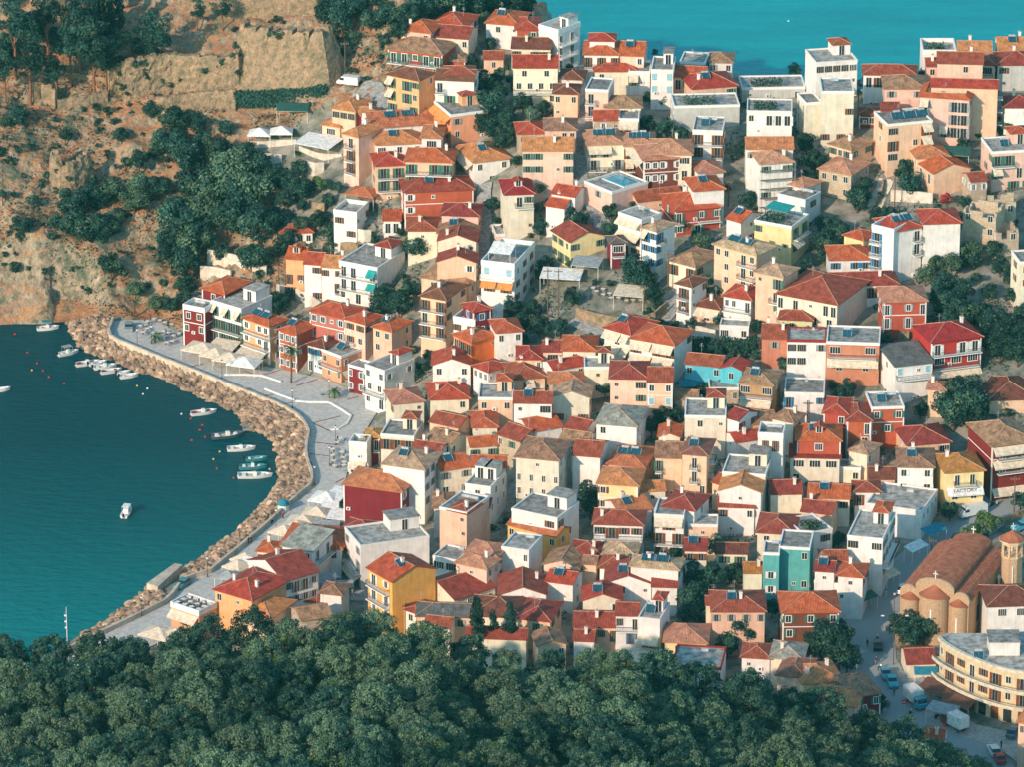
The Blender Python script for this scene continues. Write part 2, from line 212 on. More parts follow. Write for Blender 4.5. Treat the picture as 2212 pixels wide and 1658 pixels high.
DATA="""
@ 1200 0
290 560 295 20 8 2 h k r s.w - c
560 860 245 20 9 2 h w r . w.w -
555 900 348 14 8 2 g c m w.s.w . -
175 665 492 20 9 2 h b o =ddwdd/wwww . g
660 870 548 8 5 1 h b o . . -
1040 1215 528 0 5 1 g n m .w. . -
1290 1640 437 4 7 2 g c d w.dd . -
1060 1350 225 15 9 2 h w r . . s
1330 1540 262 0 8 2 h b r .w . -
1535 1710 300 42 7.3 3 f w - ... =d.d./=d.d./=d.d. QB
1305 1705 605 0 8 3 g c R ww/=wwww/.w.w . -
1720 1925 712 8 6 2 h w d .s. . -
1670 1885 842 5 6 2 h n d . . -
165 455 722 32 6.3 4 h o d A.dw/A.dw/=d.w .w/.. g
600 950 727 8 7 3 g w d =d.../.d.. . -
690 950 665 0 5 3 h w m . . -
745 1075 1045 -22 10 3 f o - w.w/w.w/w.w aa/aa/. PO
950 1275 1457 -20 11 2 h w t w.w/.dw aa/. s
1390 1845 1352 0 8 3 g k t ww..w/ww.sw/.... . g
1590 1870 1165 0 7 2 h k o ..ww . -
1350 1590 1200 -5 7 2 h s r . . -
20 590 1150 -12 10 3 g w t . . S
80 480 1300 -8 8 3 h w t W.w.w/=d.d . s
480 655 1240 5 8 3 h w t W . c
70 335 1490 -8 8 3 h n r =dd/=dd w/w g
335 755 1457 5 8 3 h n r =d.dd/=d.dd . g
@ 1900 0
10 320 490 3 9 3 h w r =d.d.d/.... . Tc
330 545 500 6 9 3 g k r . . s
105 480 636 0 8 2 h c r w.. . -
410 600 655 4 8 2 f w - A. . -
610 810 640 5 9 3 f w - b.b/b.b . bQ
810 1090 700 10 7 2 g n r d.w . -
985 1385 795 -14 9 2 h n R . . s
870 1095 575 10 7 2 f t - . . -
1140 1340 558 5 6 2 h w o w.w . -
200 520 962 0 7 2 h c o w . -
20 225 822 10 8 3 f k - =d./=d. . -
100 320 1080 -3 6 2 g s r . . -
320 500 1080 3 6 2 f c - A . -
40 370 1300 -5 9 2 h c p AA./=d.d . S
375 640 1310 0 8 2 h c p A.A/A.. . S
600 975 1388 3 9 3 h c p ..W/..d . -
545 890 1437 -10 9 3 h e p www.w/www.w a/. t
985 1255 1187 6 9 3 f w - =d.d/=d.d ww/ww s
820 1410 965 -4 8 2 f g - ... . V
1475 1880 1012 3 8 3 f w - w.ddd/..... . Vu
1470 1890 1337 0 7 3 g w t w... . -
1600 1890 1472 -12 7 4 h w p w.w/..../w.w ./. K
1050 1265 1560 -15 7 2 h w p .. . -
1430 2000 800 -3 8 1 f g - . . V
@ 2536 0
340 715 572 -12 9 3 f w - WWWWW/....s/... . Pg
390 680 832 0 9 4 f a - ..../...w/..../w.w. . -
250 395 937 -14 9 3 f a - . dd/dd/. -
770 1240 672 3 6 2 h w m dd..d . -
960 1320 792 0 8 3 h k o w.w . -
1435 1840 572 4 7 3 g k m ..w./.... . c
1350 1440 592 0 6 2 g k m w . -
1815 1950 582 10 7 2 h k m =W . -
1620 1920 470 3 7 2 g w t . . -
1300 1600 482 0 8 2 f w - w.w . BV
1980 2330 445 0 8 2 g w t . . s
1975 2330 578 0 8 2 h g m . . -
1380 1975 792 5 5 4 g n r ..../... =d/=d/=d -
1280 1720 897 12 9 4 k k r A..dd/...dd/..Add ww/w.w s
985 1395 1130 -16 8.6 4 f n - W..A/d.wA/W... w/w sS
470 655 1345 42 7 2 h n o www/d.. w.w/w.. -
375 655 1570 30 8.4 2 h s p www/..w w.w -
1250 1540 1420 -10 8 2 h n t . . -
1400 1740 1560 -22 8 2 G n r ./. dd -
1925 2330 1377 -10 9 3 f k - =dd../A.dd/=.dd . Ps
2035 2330 962 0 7 2 h w m .w . n
730 905 1030 5 4 1 h e d WW . -
935 1085 992 0 4 3 s n m w . -
@ 500 550
800 1040 1415 42 5.5 3 h o r =w.ww/=w.wd/w.w w/w/w St
1125 1285 1490 38 7.2 3 h b r www/www/www . ts
1400 1725 1347 32 7 3 h q r wwsw/...w . t
1725 1905 1397 38 6 3 h k r ww/ww w.w/..w n
1975 2145 1462 35 7 3 h n r ww/w. .w/.w s
1385 1540 1615 35 7 2 h w d www/d.w . b
260 460 1290 28 4.5 3 f M - ww/w.w ./. Bt
515 790 1270 38 10 3 f w - A.A.A/=dddd/=dddd ./. Q
430 640 1125 35 9 3 h M r w . -
1190 1350 815 12 9 3 g o r ./d.w/d. . cD
1355 1510 862 12 9 3 g w r .w/../.w . -
1515 1700 892 12 7 3 g w t w.w/=..d . -
1665 2015 902 28 12 3 f w - =dd.A/=dd.A/w.d.W ./. PU
1145 1430 572 -3 5 1 h w r ..ww . -
1620 1830 425 20 7 2 f w - w./.w . B
@ 1200 550
325 945 205 -7 8 3 h b m w.s.../w...../w..... d/d st
660 990 422 6 7 2 h k m . . -
625 975 590 5 8 2 G k o .. . s
630 970 657 5 6 3 G c m ...s . c
620 970 845 5 5 3 G n m . . -
355 620 552 0 8 2 h c m . . -
140 285 460 0 5 1 s w r dd . -
475 905 1042 25 10 2 h n o .w..../... w.w -
470 695 1178 25 10 4 h n d =d.d/=d.d/=d.d w.w/w.. n
1015 1315 890 18 14 4 f w - =b.b/OO/=.../O.d www/www/www BC
1230 1490 227 -6 9 4 h c R .=dw/..../...s/.... w/. D
1650 1860 250 25 6 2 g w r ww . -
1600 1765 352 25 5 2 g w r . . c
1820 2130 657 -28 8 2 G y m w..w/=d.. www/wdw g
945 1100 1285 -25 5 4 h M r w/w w/. b
765 960 1395 25 6 3 f w - w.w/w.w/=d.d . B
930 1155 1560 -38 6 3 h O r ..s/... ddd/ddd -
1160 1385 1472 -12 7 3 h w r w.w/..w . -
1145 1375 600 -8 6 1 f n - . . -
@ 1900 550
1000 1270 195 -12 8 3 h w r ... . s
490 900 292 -20 6 1 g n m . . -
830 1240 374 -15 10 2 h b r =d..w.w/w.d.. w/. t
320 525 470 45 6 3 f w - aa/aa/=dd . -
535 660 560 40 6 4 h w l Aw/ww/.w/d. =d../w.../w.. b
780 1010 880 37 9.5 2 h c o d.d/=... w.w -
1190 1560 775 38 6.5 4 h n l ww.=dw/.w.=dw/.w.dw ./. S
1560 1800 975 32 6 4 h n l s.d/=.d/..w ./. -
1550 1875 530 28 8.4 3 f y - w..../..s/... =dd/A. VG
1295 1420 480 40 7 2 g w r . . s
1830 1990 173 42 5.5 2 h w p w.w/w.w w/. -
1760 2000 290 35 6 2 f w - . w -
250 380 667 -10 4 2 h M g =W . -
845 975 1060 35 5.5 3 h w d =d/=d . -
1000 1230 1262 25 6 1 h n d a . -
1270 1510 1178 24 7 2 h w r =ww.d/.... w.w/..w -
1230 1490 1430 8 4 1 f w - W.w . -
195 425 1490 38 9 3 h w r aaa/aaa . s
430 820 1588 25 9 3 h w r aaaa/aaaa ..w/... -
1610 1840 1530 5 8 2 g q m .w. . cc
1770 2060 1363 8 5 2 h x m . . -
@ 2536 550
0 530 1220 28 15 3 h c m d.d.s.dd/=dddd ../.. -
500 1080 1050 -5 7 2 h w m ...d.w . -
950 1335 1195 -4 8 3 h b p d..w.d/d..d.. . t
1380 1840 1560 -18 9.4 3 h V R =d.dd/=WWW/AA .. -
850 1040 580 35 8 4 f w - =d./=d./=d. w/w bB
1040 1300 560 -25 8 4 h w r ..=d/..=d . S
1310 1640 490 -5 8 4 h w r ./. . -
470 830 817 -3 8 2 h w r w.ww/d... . b
600 765 640 40 5 2 h y r . w -
1670 1960 400 20 7 3 u s - w.w/..w . -
1960 2170 560 -10 6 2 u s - .w . -
1840 2140 300 0 6 2 u s - w.w . -
1735 1880 110 -15 5 2 g s m w.w . -
2175 2330 850 -10 9 4 f c - w/w w/w -
80 430 1555 3 7 3 f w - WW.w/WW.. . mR
435 910 1582 5 9 3 f q - =W.W/AA/.. . ms
@ 500 1100
1510 1690 180 45 8 2 f o - =w.w/.w.w w.w/A. s
1750 1895 290 35 4 2 f M - w.w/w.w . -
1900 2080 310 42 9 3 f w - w.w/=ww/w.d w.w/.w. P
1760 1920 985 12 4 2 f w - .../AA . B
1920 2035 895 0 4 2 h M z =.d/.. . -
1705 2235 1392 19 9 3 h M t ./. w.w/w.w/w.w -
@ 1200 1100
580 920 248 0 7 2 G w r . . -
945 1080 308 48 5.5 2 h w r www/... . -
1345 1560 190 0 7 2 h n R . . -
1575 1745 122 0 6 2 g k m W . -
1750 2045 117 3 8 2 h c r . . -
1310 1590 375 -14 9 2 h n m .A./w.w . -
1665 1960 290 -25 5 2 g w r . . -
1630 1935 412 0 6 2 h s t .w. . -
1945 2190 277 0 6 2 f c - . . P
225 500 595 -14 7 3 h c p ..s . c
560 905 556 -5 9 2 h c r ..w/... . cc
990 1300 557 2 8 2 f n - w.w/... . P
1310 1650 590 2 6 3 g w m s.W/..../s..w . s
1660 1990 545 5 6 2 G a l ./w.w . -
110 410 905 12 8 2 f c - ddd/=... . Pn
550 820 812 28 6 2 g n m . . -
520 740 962 35 6 2 g c o w.w . -
945 1160 807 -3 8 2 h c r .... . -
1165 1370 935 40 7 2 g s m w.w. . -
1455 1745 850 -25 7 2 g w r . . -
1770 1950 847 30 6 2 g w m . . -
920 1160 985 -10 5 2 g c r . . -
1720 1960 960 20 6 2 g c o . . -
390 640 1060 20 6 2 g w m w. . -
130 505 1190 20 9 4 h w l . www/www/w.w s
650 925 1200 -22 7 3 g c r w.w/=d.w/.ww . s
930 1235 1172 3 6 3 g w r ....s . -
870 1100 1360 20 8 3 f w - w .w.w/w.w.w QQ
590 760 1530 0 7 2 h w o . . -
725 885 1588 30 5.5 4 h n m . . -
945 1080 1527 5 4 3 h k m . . -
1330 1715 1107 14 10 4 h a o ..s../w.w.w.w/w.w.w.w/w www/www -
1840 2085 1075 12 8 3 g w m . =d./=d. -
1290 1700 1640 28 9 3 f w - . . Q
@ 1900 1100
245 575 370 3 9 3 h k m s.W/s.w . -
580 805 400 3 8 3 g n m w.w/b.b . t
825 1030 560 5 5 1 g s o . . -
120 480 800 12 10 3 h w v . . -
920 1240 262 15 6 2 g t m w..w . -
1240 1430 300 20 5 2 G t r w . -
1135 1400 465 0 5 1 f s - w..w . -
1415 1705 430 15 7.5 3 h u o =W.W/aa w/. s
1815 2170 515 4 8 2 f w - d...w . b
915 1285 722 3 9 3 f c - . . P
1290 1400 750 40 6 3 g w m . . -
680 870 900 5 6 2 G c r . . -
1500 1750 782 -15 6 2 g o o . . -
1710 1890 765 30 5 3 h c o . w -
1375 1600 942 -22 5 2 g w r .s . -
1575 1800 905 8 5.5 4 f w - .d.d./.. . B
1255 1640 1250 10 9 3 f c - . w Q
1230 1600 1400 8 7 3 G w t .s./... . -
1215 1540 1532 5 5 2 g w m w..w/=.. . -
225 545 1168 15 10 2 h n t w.w. www S
650 890 1085 5 8 3 g n o =d.../=d... . -
895 1112 1062 12 8 4 h n q =.d./=.d./..d =d/=d s
135 490 1335 10 8 3 h y t w.../w... . t
330 620 1590 -25 7 2 g w t . . s
510 740 1387 -8 5 2 g c t . . -
720 1000 1560 22 8 3 h w m . w -
635 920 1602 10 5 2 f w - . . -
1165 1260 1330 40 8 2 g n m . . -
1690 1970 1410 -3 7 2 g c m . . -
@ 2536 1100
1055 1395 255 -17 9 3 s w g =b.sb/.... w/. -
410 620 690 10 8 3 h b r .w/.. . t
620 835 747 0 9 3 h b m ..d/=.d . -
840 1135 642 -5 8 3 f b - w.w/.w. . st
170 560 930 3 8 3 h b r ..W.. . Ds
110 550 1085 4 5 2 s c m WWW/d... . -
110 740 1190 8 4 1 f c - d.w.d.w . -
640 800 1048 30 5.5 2 h c l . . -
1165 1550 967 -12 9 2 h n m w..W w/. -
1080 1395 1167 3 9 3 h w o w.w/d.d/.. . s
1510 1855 1217 -10 9 3 h y z =.d.d./AF/.... ./. c
1925 2330 980 -18 12 4 h M o =AA/=AA/.../A .../... t
1900 2330 562 -5 12 1 h n d ..d . -
820 1050 1272 0 6 1 g n d . . -
690 915 1387 0 5 2 h w m d.w . -
270 640 1452 5 7 2 g c r . . s
210 480 1592 15 6 2 g n m . . -
800 1290 1575 20 11 2 f w - .... wwww -
1350 1500 470 10 4 2 h n p . . -
@ 600 0
1430 1570 1232 38 12 4 h k t =d/=d/=d . c
1600 1765 1035 -15 5 2 h M t BB . b
1330 1540 1000 25 8 2 h n t WWW . -
1240 1400 1140 25 4 1 h n t W . -
@ 1900 550
15 260 218 50 10 2 f k - ..w../.... .s/. H
@ 500 1650
540 885 845 35 12 3 h o r w.s./..../...d ....w/.... cc
1175 1475 675 -36 12 3 g w m wddw/wwww/.... ./. y
1155 1430 405 25 8.5 3 s w v r.w/... =dd/.. -
1150 1690 385 12 10 2 h w r . . c
935 1110 420 15 5 2 h c r r.ww . -
145 410 985 38 5 2 f o - A/.. d BX
780 1050 1010 28 9 2 h n t . . c
1865 2480 370 -20 9.5 3 f w - .../.../... w.w/=d.d/AA Q
1330 1600 1030 -20 6 2 g s o . . -
1500 1690 800 15 5 2 h w o . . -
1360 1570 870 12 4 1 s c m . . -
1700 1950 232 18 5 2 h c m . . -
@ 1200 1650
215 600 680 -36 8 4 G Y r .../..../.... =dw/=dd/=ww/ww s
235 325 895 45 6 2 h n d ww . -
335 430 960 40 8 2 h c m w . -
775 1140 842 -38 10 2 g c m . . c
870 1155 458 20 6 3 h n p ... ww/w. -
790 1065 565 28 5 3 h k p . ww/w. -
1255 1690 275 33 4.8 2 g Y t w..s.w/.... w/w s
1200 1445 412 20 7.5 3 f w - ...w . -
580 800 500 25 6 2 f w - WW . -
640 885 72 28 9 4 f n - ..s/...s/.../... ./. -
1820 2090 440 10 6 2 h c m . . -
1580 1890 560 15 7 2 G k o w . -
1930 2050 525 10 4 2 g n o . . -
1180 1600 800 0 9 2 G w m . . -
1600 1840 705 18 6 2 g w r . . s
930 1380 1000 5 9 2 h c d . . -
1345 1635 1037 14 9 2 h n m ..d. ww/. -
440 1060 1000 3 6 2 h n g ..w. . -
500 730 1100 15 5 2 g c m . . -
880 1420 1200 5 5 2 g c m . . -
1530 1780 1262 -10 6 2 G n o . . -
1850 2030 1215 5 5 2 g w m . . -
1850 2240 1090 3 7 2 g n m .d..w.d . -
1935 2280 850 0 6 2 G c r . . s
@ 1900 1650
95 535 172 5 7 3 h w m =Wdww/.s..s . -
640 905 97 8 8 3 f w - A/=d.d/dd . n
945 1210 182 3 5 2 f n - .s. . -
915 1110 400 3 6 3 g c m ww/A. . s
1200 1480 427 3 5 2 g c d ww . -
1570 1900 250 8 9 3 h c m ww/.. . -
1990 2250 262 -25 8 3 f w - .w . V
1765 2040 392 8 8 4 f T - ..w/..../.sw/.W . -
1622 1765 437 5 7 4 f T - ./w/w . -
430 855 573 12 5 3 h w l .... . S
180 470 450 8 6 2 h c l . . -
150 390 560 5 6 2 h w m . . -
200 610 700 3 8 2 G w m . . s
620 845 728 4 6 2 g w m . . -
295 500 985 3 6 3 g w m =W.d/..dw/... . b
495 690 1035 15 11 3 f w - ./A/. ./. Ps
735 1110 1232 5 8 2 h y p .w... . -
800 1240 1470 8 9 2 f w - . . R
1165 1635 945 0 9 3 h n m w.w.w.w/.... . ycs
1120 1230 887 0 4 2 g c m . . -
1450 1610 600 0 5 2 g c z . . -
1430 1680 1370 8 6 2 h w m s. . -
1690 1970 1380 10 7 2 h c v . . -
1750 2000 1545 15 8 2 h k q . . -
@ 2536 1650
40 545 957 -2 9 3 h e r w.w.w/w.../.... . t
225 575 1598 -12 8 2 h y t ..w . cc
625 940 308 14 13 4 f w - W.W/.../..d.. ww.ww/=wwww/www/... Py
370 620 490 0 5 3 g c m . . -
330 500 590 10 5 3 g w m s . s
540 760 640 12 6 3 h w r . . -
330 690 735 20 8 2 f w - . . -
1890 2400 900 -5 9 3 h w d .W.W../... ./. -
1160 1420 1420 -5 7 1 g c m ... . -
@ 2536 1900
680 925 1022 -18 9 2 h M o . . -
300 690 1110 18 7 2 h n t . . -
1300 1480 1455 10 7 2 g c r . . -
2170 2430 1290 20 8 3 h n t ww.w . -
"""
# ------------------------------------------------------------------ houses
WC={}; FRM=mat('window_frame',(.42,.38,.33))
def winmesh(ch,sh,trim,s=1.0):
    key=(ch,sh,trim,round(s,1))
    if key in WC: return WC[key]
    b=MB(); S=SHUT.get(sh,SHUT['n']); w,h,z0={'w':(.95,1.3,.95),'W':(2.0,1.35,.9),'s':(.6,.6,1.3),'d':(1.15,2.15,.05),'b':(.95,1.35,.95),'B':(1.1,1.5,.9),'r':(1.0,1.4,.9)}.get(ch,(1,1.3,.95)); w*=s
    t=.13 if trim else .06; F=TRIM if (trim or sh in 'w0') else FRM
    for (x0,x1,a,c) in ((-w/2-t,-w/2,z0-t,z0+h+t),(w/2,w/2+t,z0-t,z0+h+t),(-w/2,w/2,z0+h,z0+h+t),(-w/2,w/2,z0-t,z0)): b.box(x0,x1,-.09,.02,a,c,F)
    if ch in 'bBr':
        b.box(-w/2,w/2,-.06,.02,z0,z0+h,SHUT['r'] if ch=='r' else SHUT['l' if ch=='b' else 'b'])
    else:
        b.face([(-w/2,-.03,z0),(w/2,-.03,z0),(w/2,-.03,z0+h),(-w/2,-.03,z0+h)],GLASS)
        b.box(-.03,.03,-.07,.0,z0,z0+h,F)
        if ch=='W': b.box(-w/4-.03,-w/4+.03,-.07,0,z0,z0+h,F); b.box(w/4-.03,w/4+.03,-.07,0,z0,z0+h,F)
        if ch in 'wd' and sh!='0':
            q=w*.5
            for sx in (-1,1):
                x0=sx*(w/2+t+.01); x1=sx*(w/2+t+q); b.box(min(x0,x1),max(x0,x1),-.12,-.05,z0,z0+h,S)
    WC[key]=b.mesh('door' if ch=='d' else 'window'); return WC[key]
def wallpat(root,pat,W,n,fl,org,rz,sh,trim,ext,seed):
    """fill one wall: pat floors top to bottom; org(x,z)->local point on the wall; rz wall rotation"""
    rr=random.Random(seed)
    if pat=='.' and W>4.5 and n<4 and rr.random()<.6: pat=rr.choice(['.s.','w..','..w','.w.s','s..w','w.w'])+rr.choice(['','/.w.','/s..'])
    if pat in('-','.'): return
    for fi,row in enumerate(pat.split('/')):
        if fi>=n: break
        z=(n-1-fi)*fl
        cols=row.replace('=',''); L=len(cols); cw=W/L; pos=[-W/2+cw*(i+.5) for i in range(L)]
        i=0; bal=None; k=0
        for ch in row:
            if ch=='=': bal=k if bal is None else bal; continue
            x=pos[k]; k+=1
            if ch=='.': continue
            if ch in 'AaOF':
                if ch!='a' or rr.random()<.5:
                    link('door',winmesh('d',sh,trim,min(1,cw/1.9)),root,org(x,z),rz)
                continue
            s=min(1,cw/1.9 if ch in 'wd' else (cw/2.4 if ch=='W' else 1))
            link('door' if ch=='d' else 'window',winmesh(ch,sh if rr.random()<.93 else '0',trim,s),root,org(x,z),rz)
        # awnings, merged in pairs
        k=0
        while k<L:
            if cols[k] in 'AaOF':
                j=k
                while j+1<L and cols[j+1] in 'AaOF' and j-k<1 and cols[j+1]!='O': j+=1
                aw=(j-k+1)*cw-.3; x=(pos[k]+pos[j])/2; m=ORNG if (cols[k]=='O' or 'O' in ext) else (TURQ if 'U' in ext else (REDC if 'u' in ext else CREAM))
                if 'F' in cols: m=WHTC
                b=MB(); dp=1.5; b.slab([(-aw/2,-dp,1.45),(aw/2,-dp,1.45),(aw/2,-.05,2.55),(-aw/2,-.05,2.55)],.05,m)
                b.face([(-aw/2,-dp,1.45),(aw/2,-dp,1.45),(aw/2,-dp,1.2),(-aw/2,-dp,1.2)],m)
                a=b.obj('awning',root,loc=org(x,z),rz=rz)
                if 'F' in cols:
                    cu=bpy.data.curves.new('lettering','FONT'); cu.body='FACTORY'; cu.size=1.05; cu.align_x='CENTER'; cu.extrude=.01; cu.materials.append(mat('lettering_brown',(.14,.10,.07)))
                    dg=bpy.context.evaluated_depsgraph_get()
                    to=bpy.data.objects.new('t',cu); me=bpy.data.meshes.new_from_object(to); bpy.data.objects.remove(to)
                    o=link('lettering',me,a,(0,-1.06,1.86)); o.rotation_euler=(math.atan2(1.1,1.45),0,0)
                k=j+1
            else: k+=1
        if bal is not None:
            js=[j for j in range(L) if cols[j]!='.' and j>=bal]
            # separate single doors get their own balcony when gaps lie between
            if js:
                runs=[]; 
                for j in js:
                    if runs and j-runs[-1][1]<=(2 if L>4 else 3): runs[-1][1]=j
                    else: runs.append([j,j])
                for a,c in runs:
                    x0=pos[a]-min(cw*.48,1.2) ; x1=pos[c]+min(cw*.48,1.2)
                    b=MB(); b.box(x0,x1,-1.15,0,-.16,-.0,TRIM); o=b.obj('balcony',root,loc=org(0,z),rz=rz)
                    rb=MB(); nx=max(2,int((x1-x0)/.28)); m=TRIM if ('B' in ext) else RAIL
                    rb.box(x0,x1,-1.14,-1.08,.92,1.0,m); rb.box(x0,x1,-1.14,-1.08,.08,.13,m)
                    for q in range(nx+1):
                        xx=x0+.02+(x1-x0-.04)*q/nx; rb.box(xx-.018,xx+.018,-1.13,-1.09,.1,.95,m)
                    for xx in (x0,x1-.05):
                        rb.box(xx,xx+.05,-1.14,0,.92,1.0,m)
                        for q in range(4): rb.box(xx,xx+.04,-.27*(q+1)+.02,-.27*(q+1)+.06,.1,.95,m)
                    rb.obj('railing',o)
def hiproof(b,w,d,z,m,ov=.45,pitch=.38,th=.16):
    w2,d2=w/2+ov,d/2+ov; rh=pitch*min(w2,d2); zb=z
    if w2>=d2: r1=(-(w2-d2),0,zb+rh); r2=((w2-d2),0,zb+rh)
    else: r1=(0,-(d2-w2),zb+rh); r2=(0,(d2-w2),zb+rh)
    c=[(-w2,-d2,zb),(w2,-d2,zb),(w2,d2,zb),(-w2,d2,zb)]
    if w2>=d2: fs=[[c[0],c[1],r2,r1],[c[1],c[2],r2],[c[2],c[3],r1,r2],[c[3],c[0],r1]]
    else: fs=[[c[0],c[1],r1],[c[1],c[2],r2,r1],[c[2],c[3],r2],[c[3],c[0],r1,r2]]
    for f in fs:
        a=Vector(f[0]); u=(Vector(f[1])-a).normalized(); nn=u.cross(Vector(f[-1])-a).normalized(); v=nn.cross(u)
        b.face(f,m,[((Vector(p)-a).dot(u),(Vector(p)-a).dot(v)) for p in f])
    lo=[(x,y,zb-th) for x,y,_ in c]; b.face(lo[::-1],TRIM)
    for i in range(4): b.face([lo[i],lo[(i+1)%4],c[(i+1)%4],c[i]],m)
    e=Vector((0,0,.05)); ends=((0,r1),(1,r2),(2,r2),(3,r1)) if w2>=d2 else ((0,r1),(1,r1),(2,r2),(3,r2))
    for i,r in ends: b.tube(Vector(c[i])+e*.3,Vector(r)+e*.3,.09,RIDGE,4)
    if (Vector(r1)-Vector(r2)).length>.3: b.tube(Vector(r1)+e*.3,Vector(r2)+e*.3,.1,RIDGE,4)
    return rh
def gableroof(b,w,d,z,m,ov=.4,pitch=.36,along='x',th=.16):
    """ridge along x (parallel to the front) or y"""
    if along=='x': W,D=w/2+.25,d/2+ov; f=lambda u,v,zz:(u,v,zz)
    else: W,D=d/2+.25,w/2+ov; f=lambda u,v,zz:(v,u,zz)
    rh=pitch*D
    for sgn in(-1,1):
        q=[f(-W,sgn*D,z),f(W,sgn*D,z),f(W,0,z+rh),f(-W,0,z+rh)]; sl=math.hypot(D,rh)
        if (sgn==1)==(along=='x'): q=[q[1],q[0],q[3],q[2]]
        lo=[Vector(p)-Vector((0,0,th)) for p in q]
        b.face(q,m,[(0,0),(2*W,0),(2*W,sl),(0,sl)]); b.face(lo[::-1],TRIM)
        for i in range(4): b.face([lo[i],lo[(i+1)%4],q[(i+1)%4],q[i]],m)
    b.tube(f(-W,0,z+rh+.03),f(W,0,z+rh+.03),.1,RIDGE,4)
    return rh
def solar(parent,loc,rz=0,tilt=32,n=2):
    b=MB(); t=R(tilt); L=1.6; W=.9
    for k in range(n):
        x0=-n*W/2+k*W+.04; x1=x0+W-.08; p=[(x0,-L*math.cos(t),0.05),(x1,-L*math.cos(t),.05),(x1,0,L*math.sin(t)+.05),(x0,0,L*math.sin(t)+.05)]
        b.slab(p,.07,PANEL)
    b.tube((-n*W/2,-L*math.cos(t)-.03,.06),(-n*W/2,0,L*math.sin(t)+.09),.045,METAL,4); b.tube((n*W/2,-L*math.cos(t)-.03,.06),(n*W/2,0,L*math.sin(t)+.09),.045,METAL,4)
    for x in(-n*W/2+.1,n*W/2-.1): b.tube((x,.05,-.7),(x,.05,L*math.sin(t)+.1),.03,METAL,4)
    o=b.obj('solar_panel',parent,loc=loc,rz=rz); c=MB(); c.tube((-.7,.18,L*math.sin(t)+.2),(.7,.18,L*math.sin(t)+.2),.24,METAL,10); c.obj('water_tank',o)
def greens(parent,name,x0,x1,y0,y1,z,h=.8,n=130,flow=True):
    b=MB(); rr=random.Random(int(x0*77+y0*13+z*5)); ms=[LEAF['dark'],LEAF['mid'],LEAF['olive']]
    for _ in range(n):
        c=Vector((rr.uniform(x0,x1),rr.uniform(y0,y1),z+rr.random()*h)); leafquad(b,c,rr,.22,LEAF['flower'] if flow and rr.random()<.05 else rr.choice(ms))
    return b.obj(name,parent)
def leafquad(b,c,rr,s,m,nrm=None):
    n=Vector((rr.gauss(0,1),rr.gauss(0,1),rr.gauss(0,1))); 
    if nrm is not None: n=n*.42+nrm
    n.normalize(); u=n.orthogonal().normalized(); a=rr.random()*6.28; u=(Matrix.Rotation(a,3,n)@u); v=n.cross(u); s1=s*rr.uniform(.6,1.3); s2=s1*rr.uniform(.45,.9)
    b.face([c-u*s1,c-v*s2,c+u*s1,c+v*s2],m)
LEAF={'dark':mat('leaf_dark',(.014,.055,.044),var=.3,rnd=.25),'mid':mat('leaf_mid',(.032,.095,.068),var=.3,rnd=.25),'olive':mat('leaf_olive',(.09,.16,.09),var=.15,rnd=.25),'sage':mat('leaf_sage',(.125,.20,.115),var=.15,rnd=.25),'lime':mat('leaf_lime',(.10,.17,.035),var=.3,rnd=.2),'flower':mat('blossom_red',(.5,.05,.06),var=.3),'dry':mat('leaf_dry',(.20,.13,.06),var=.3,rnd=.2)}
HOUSES=[]
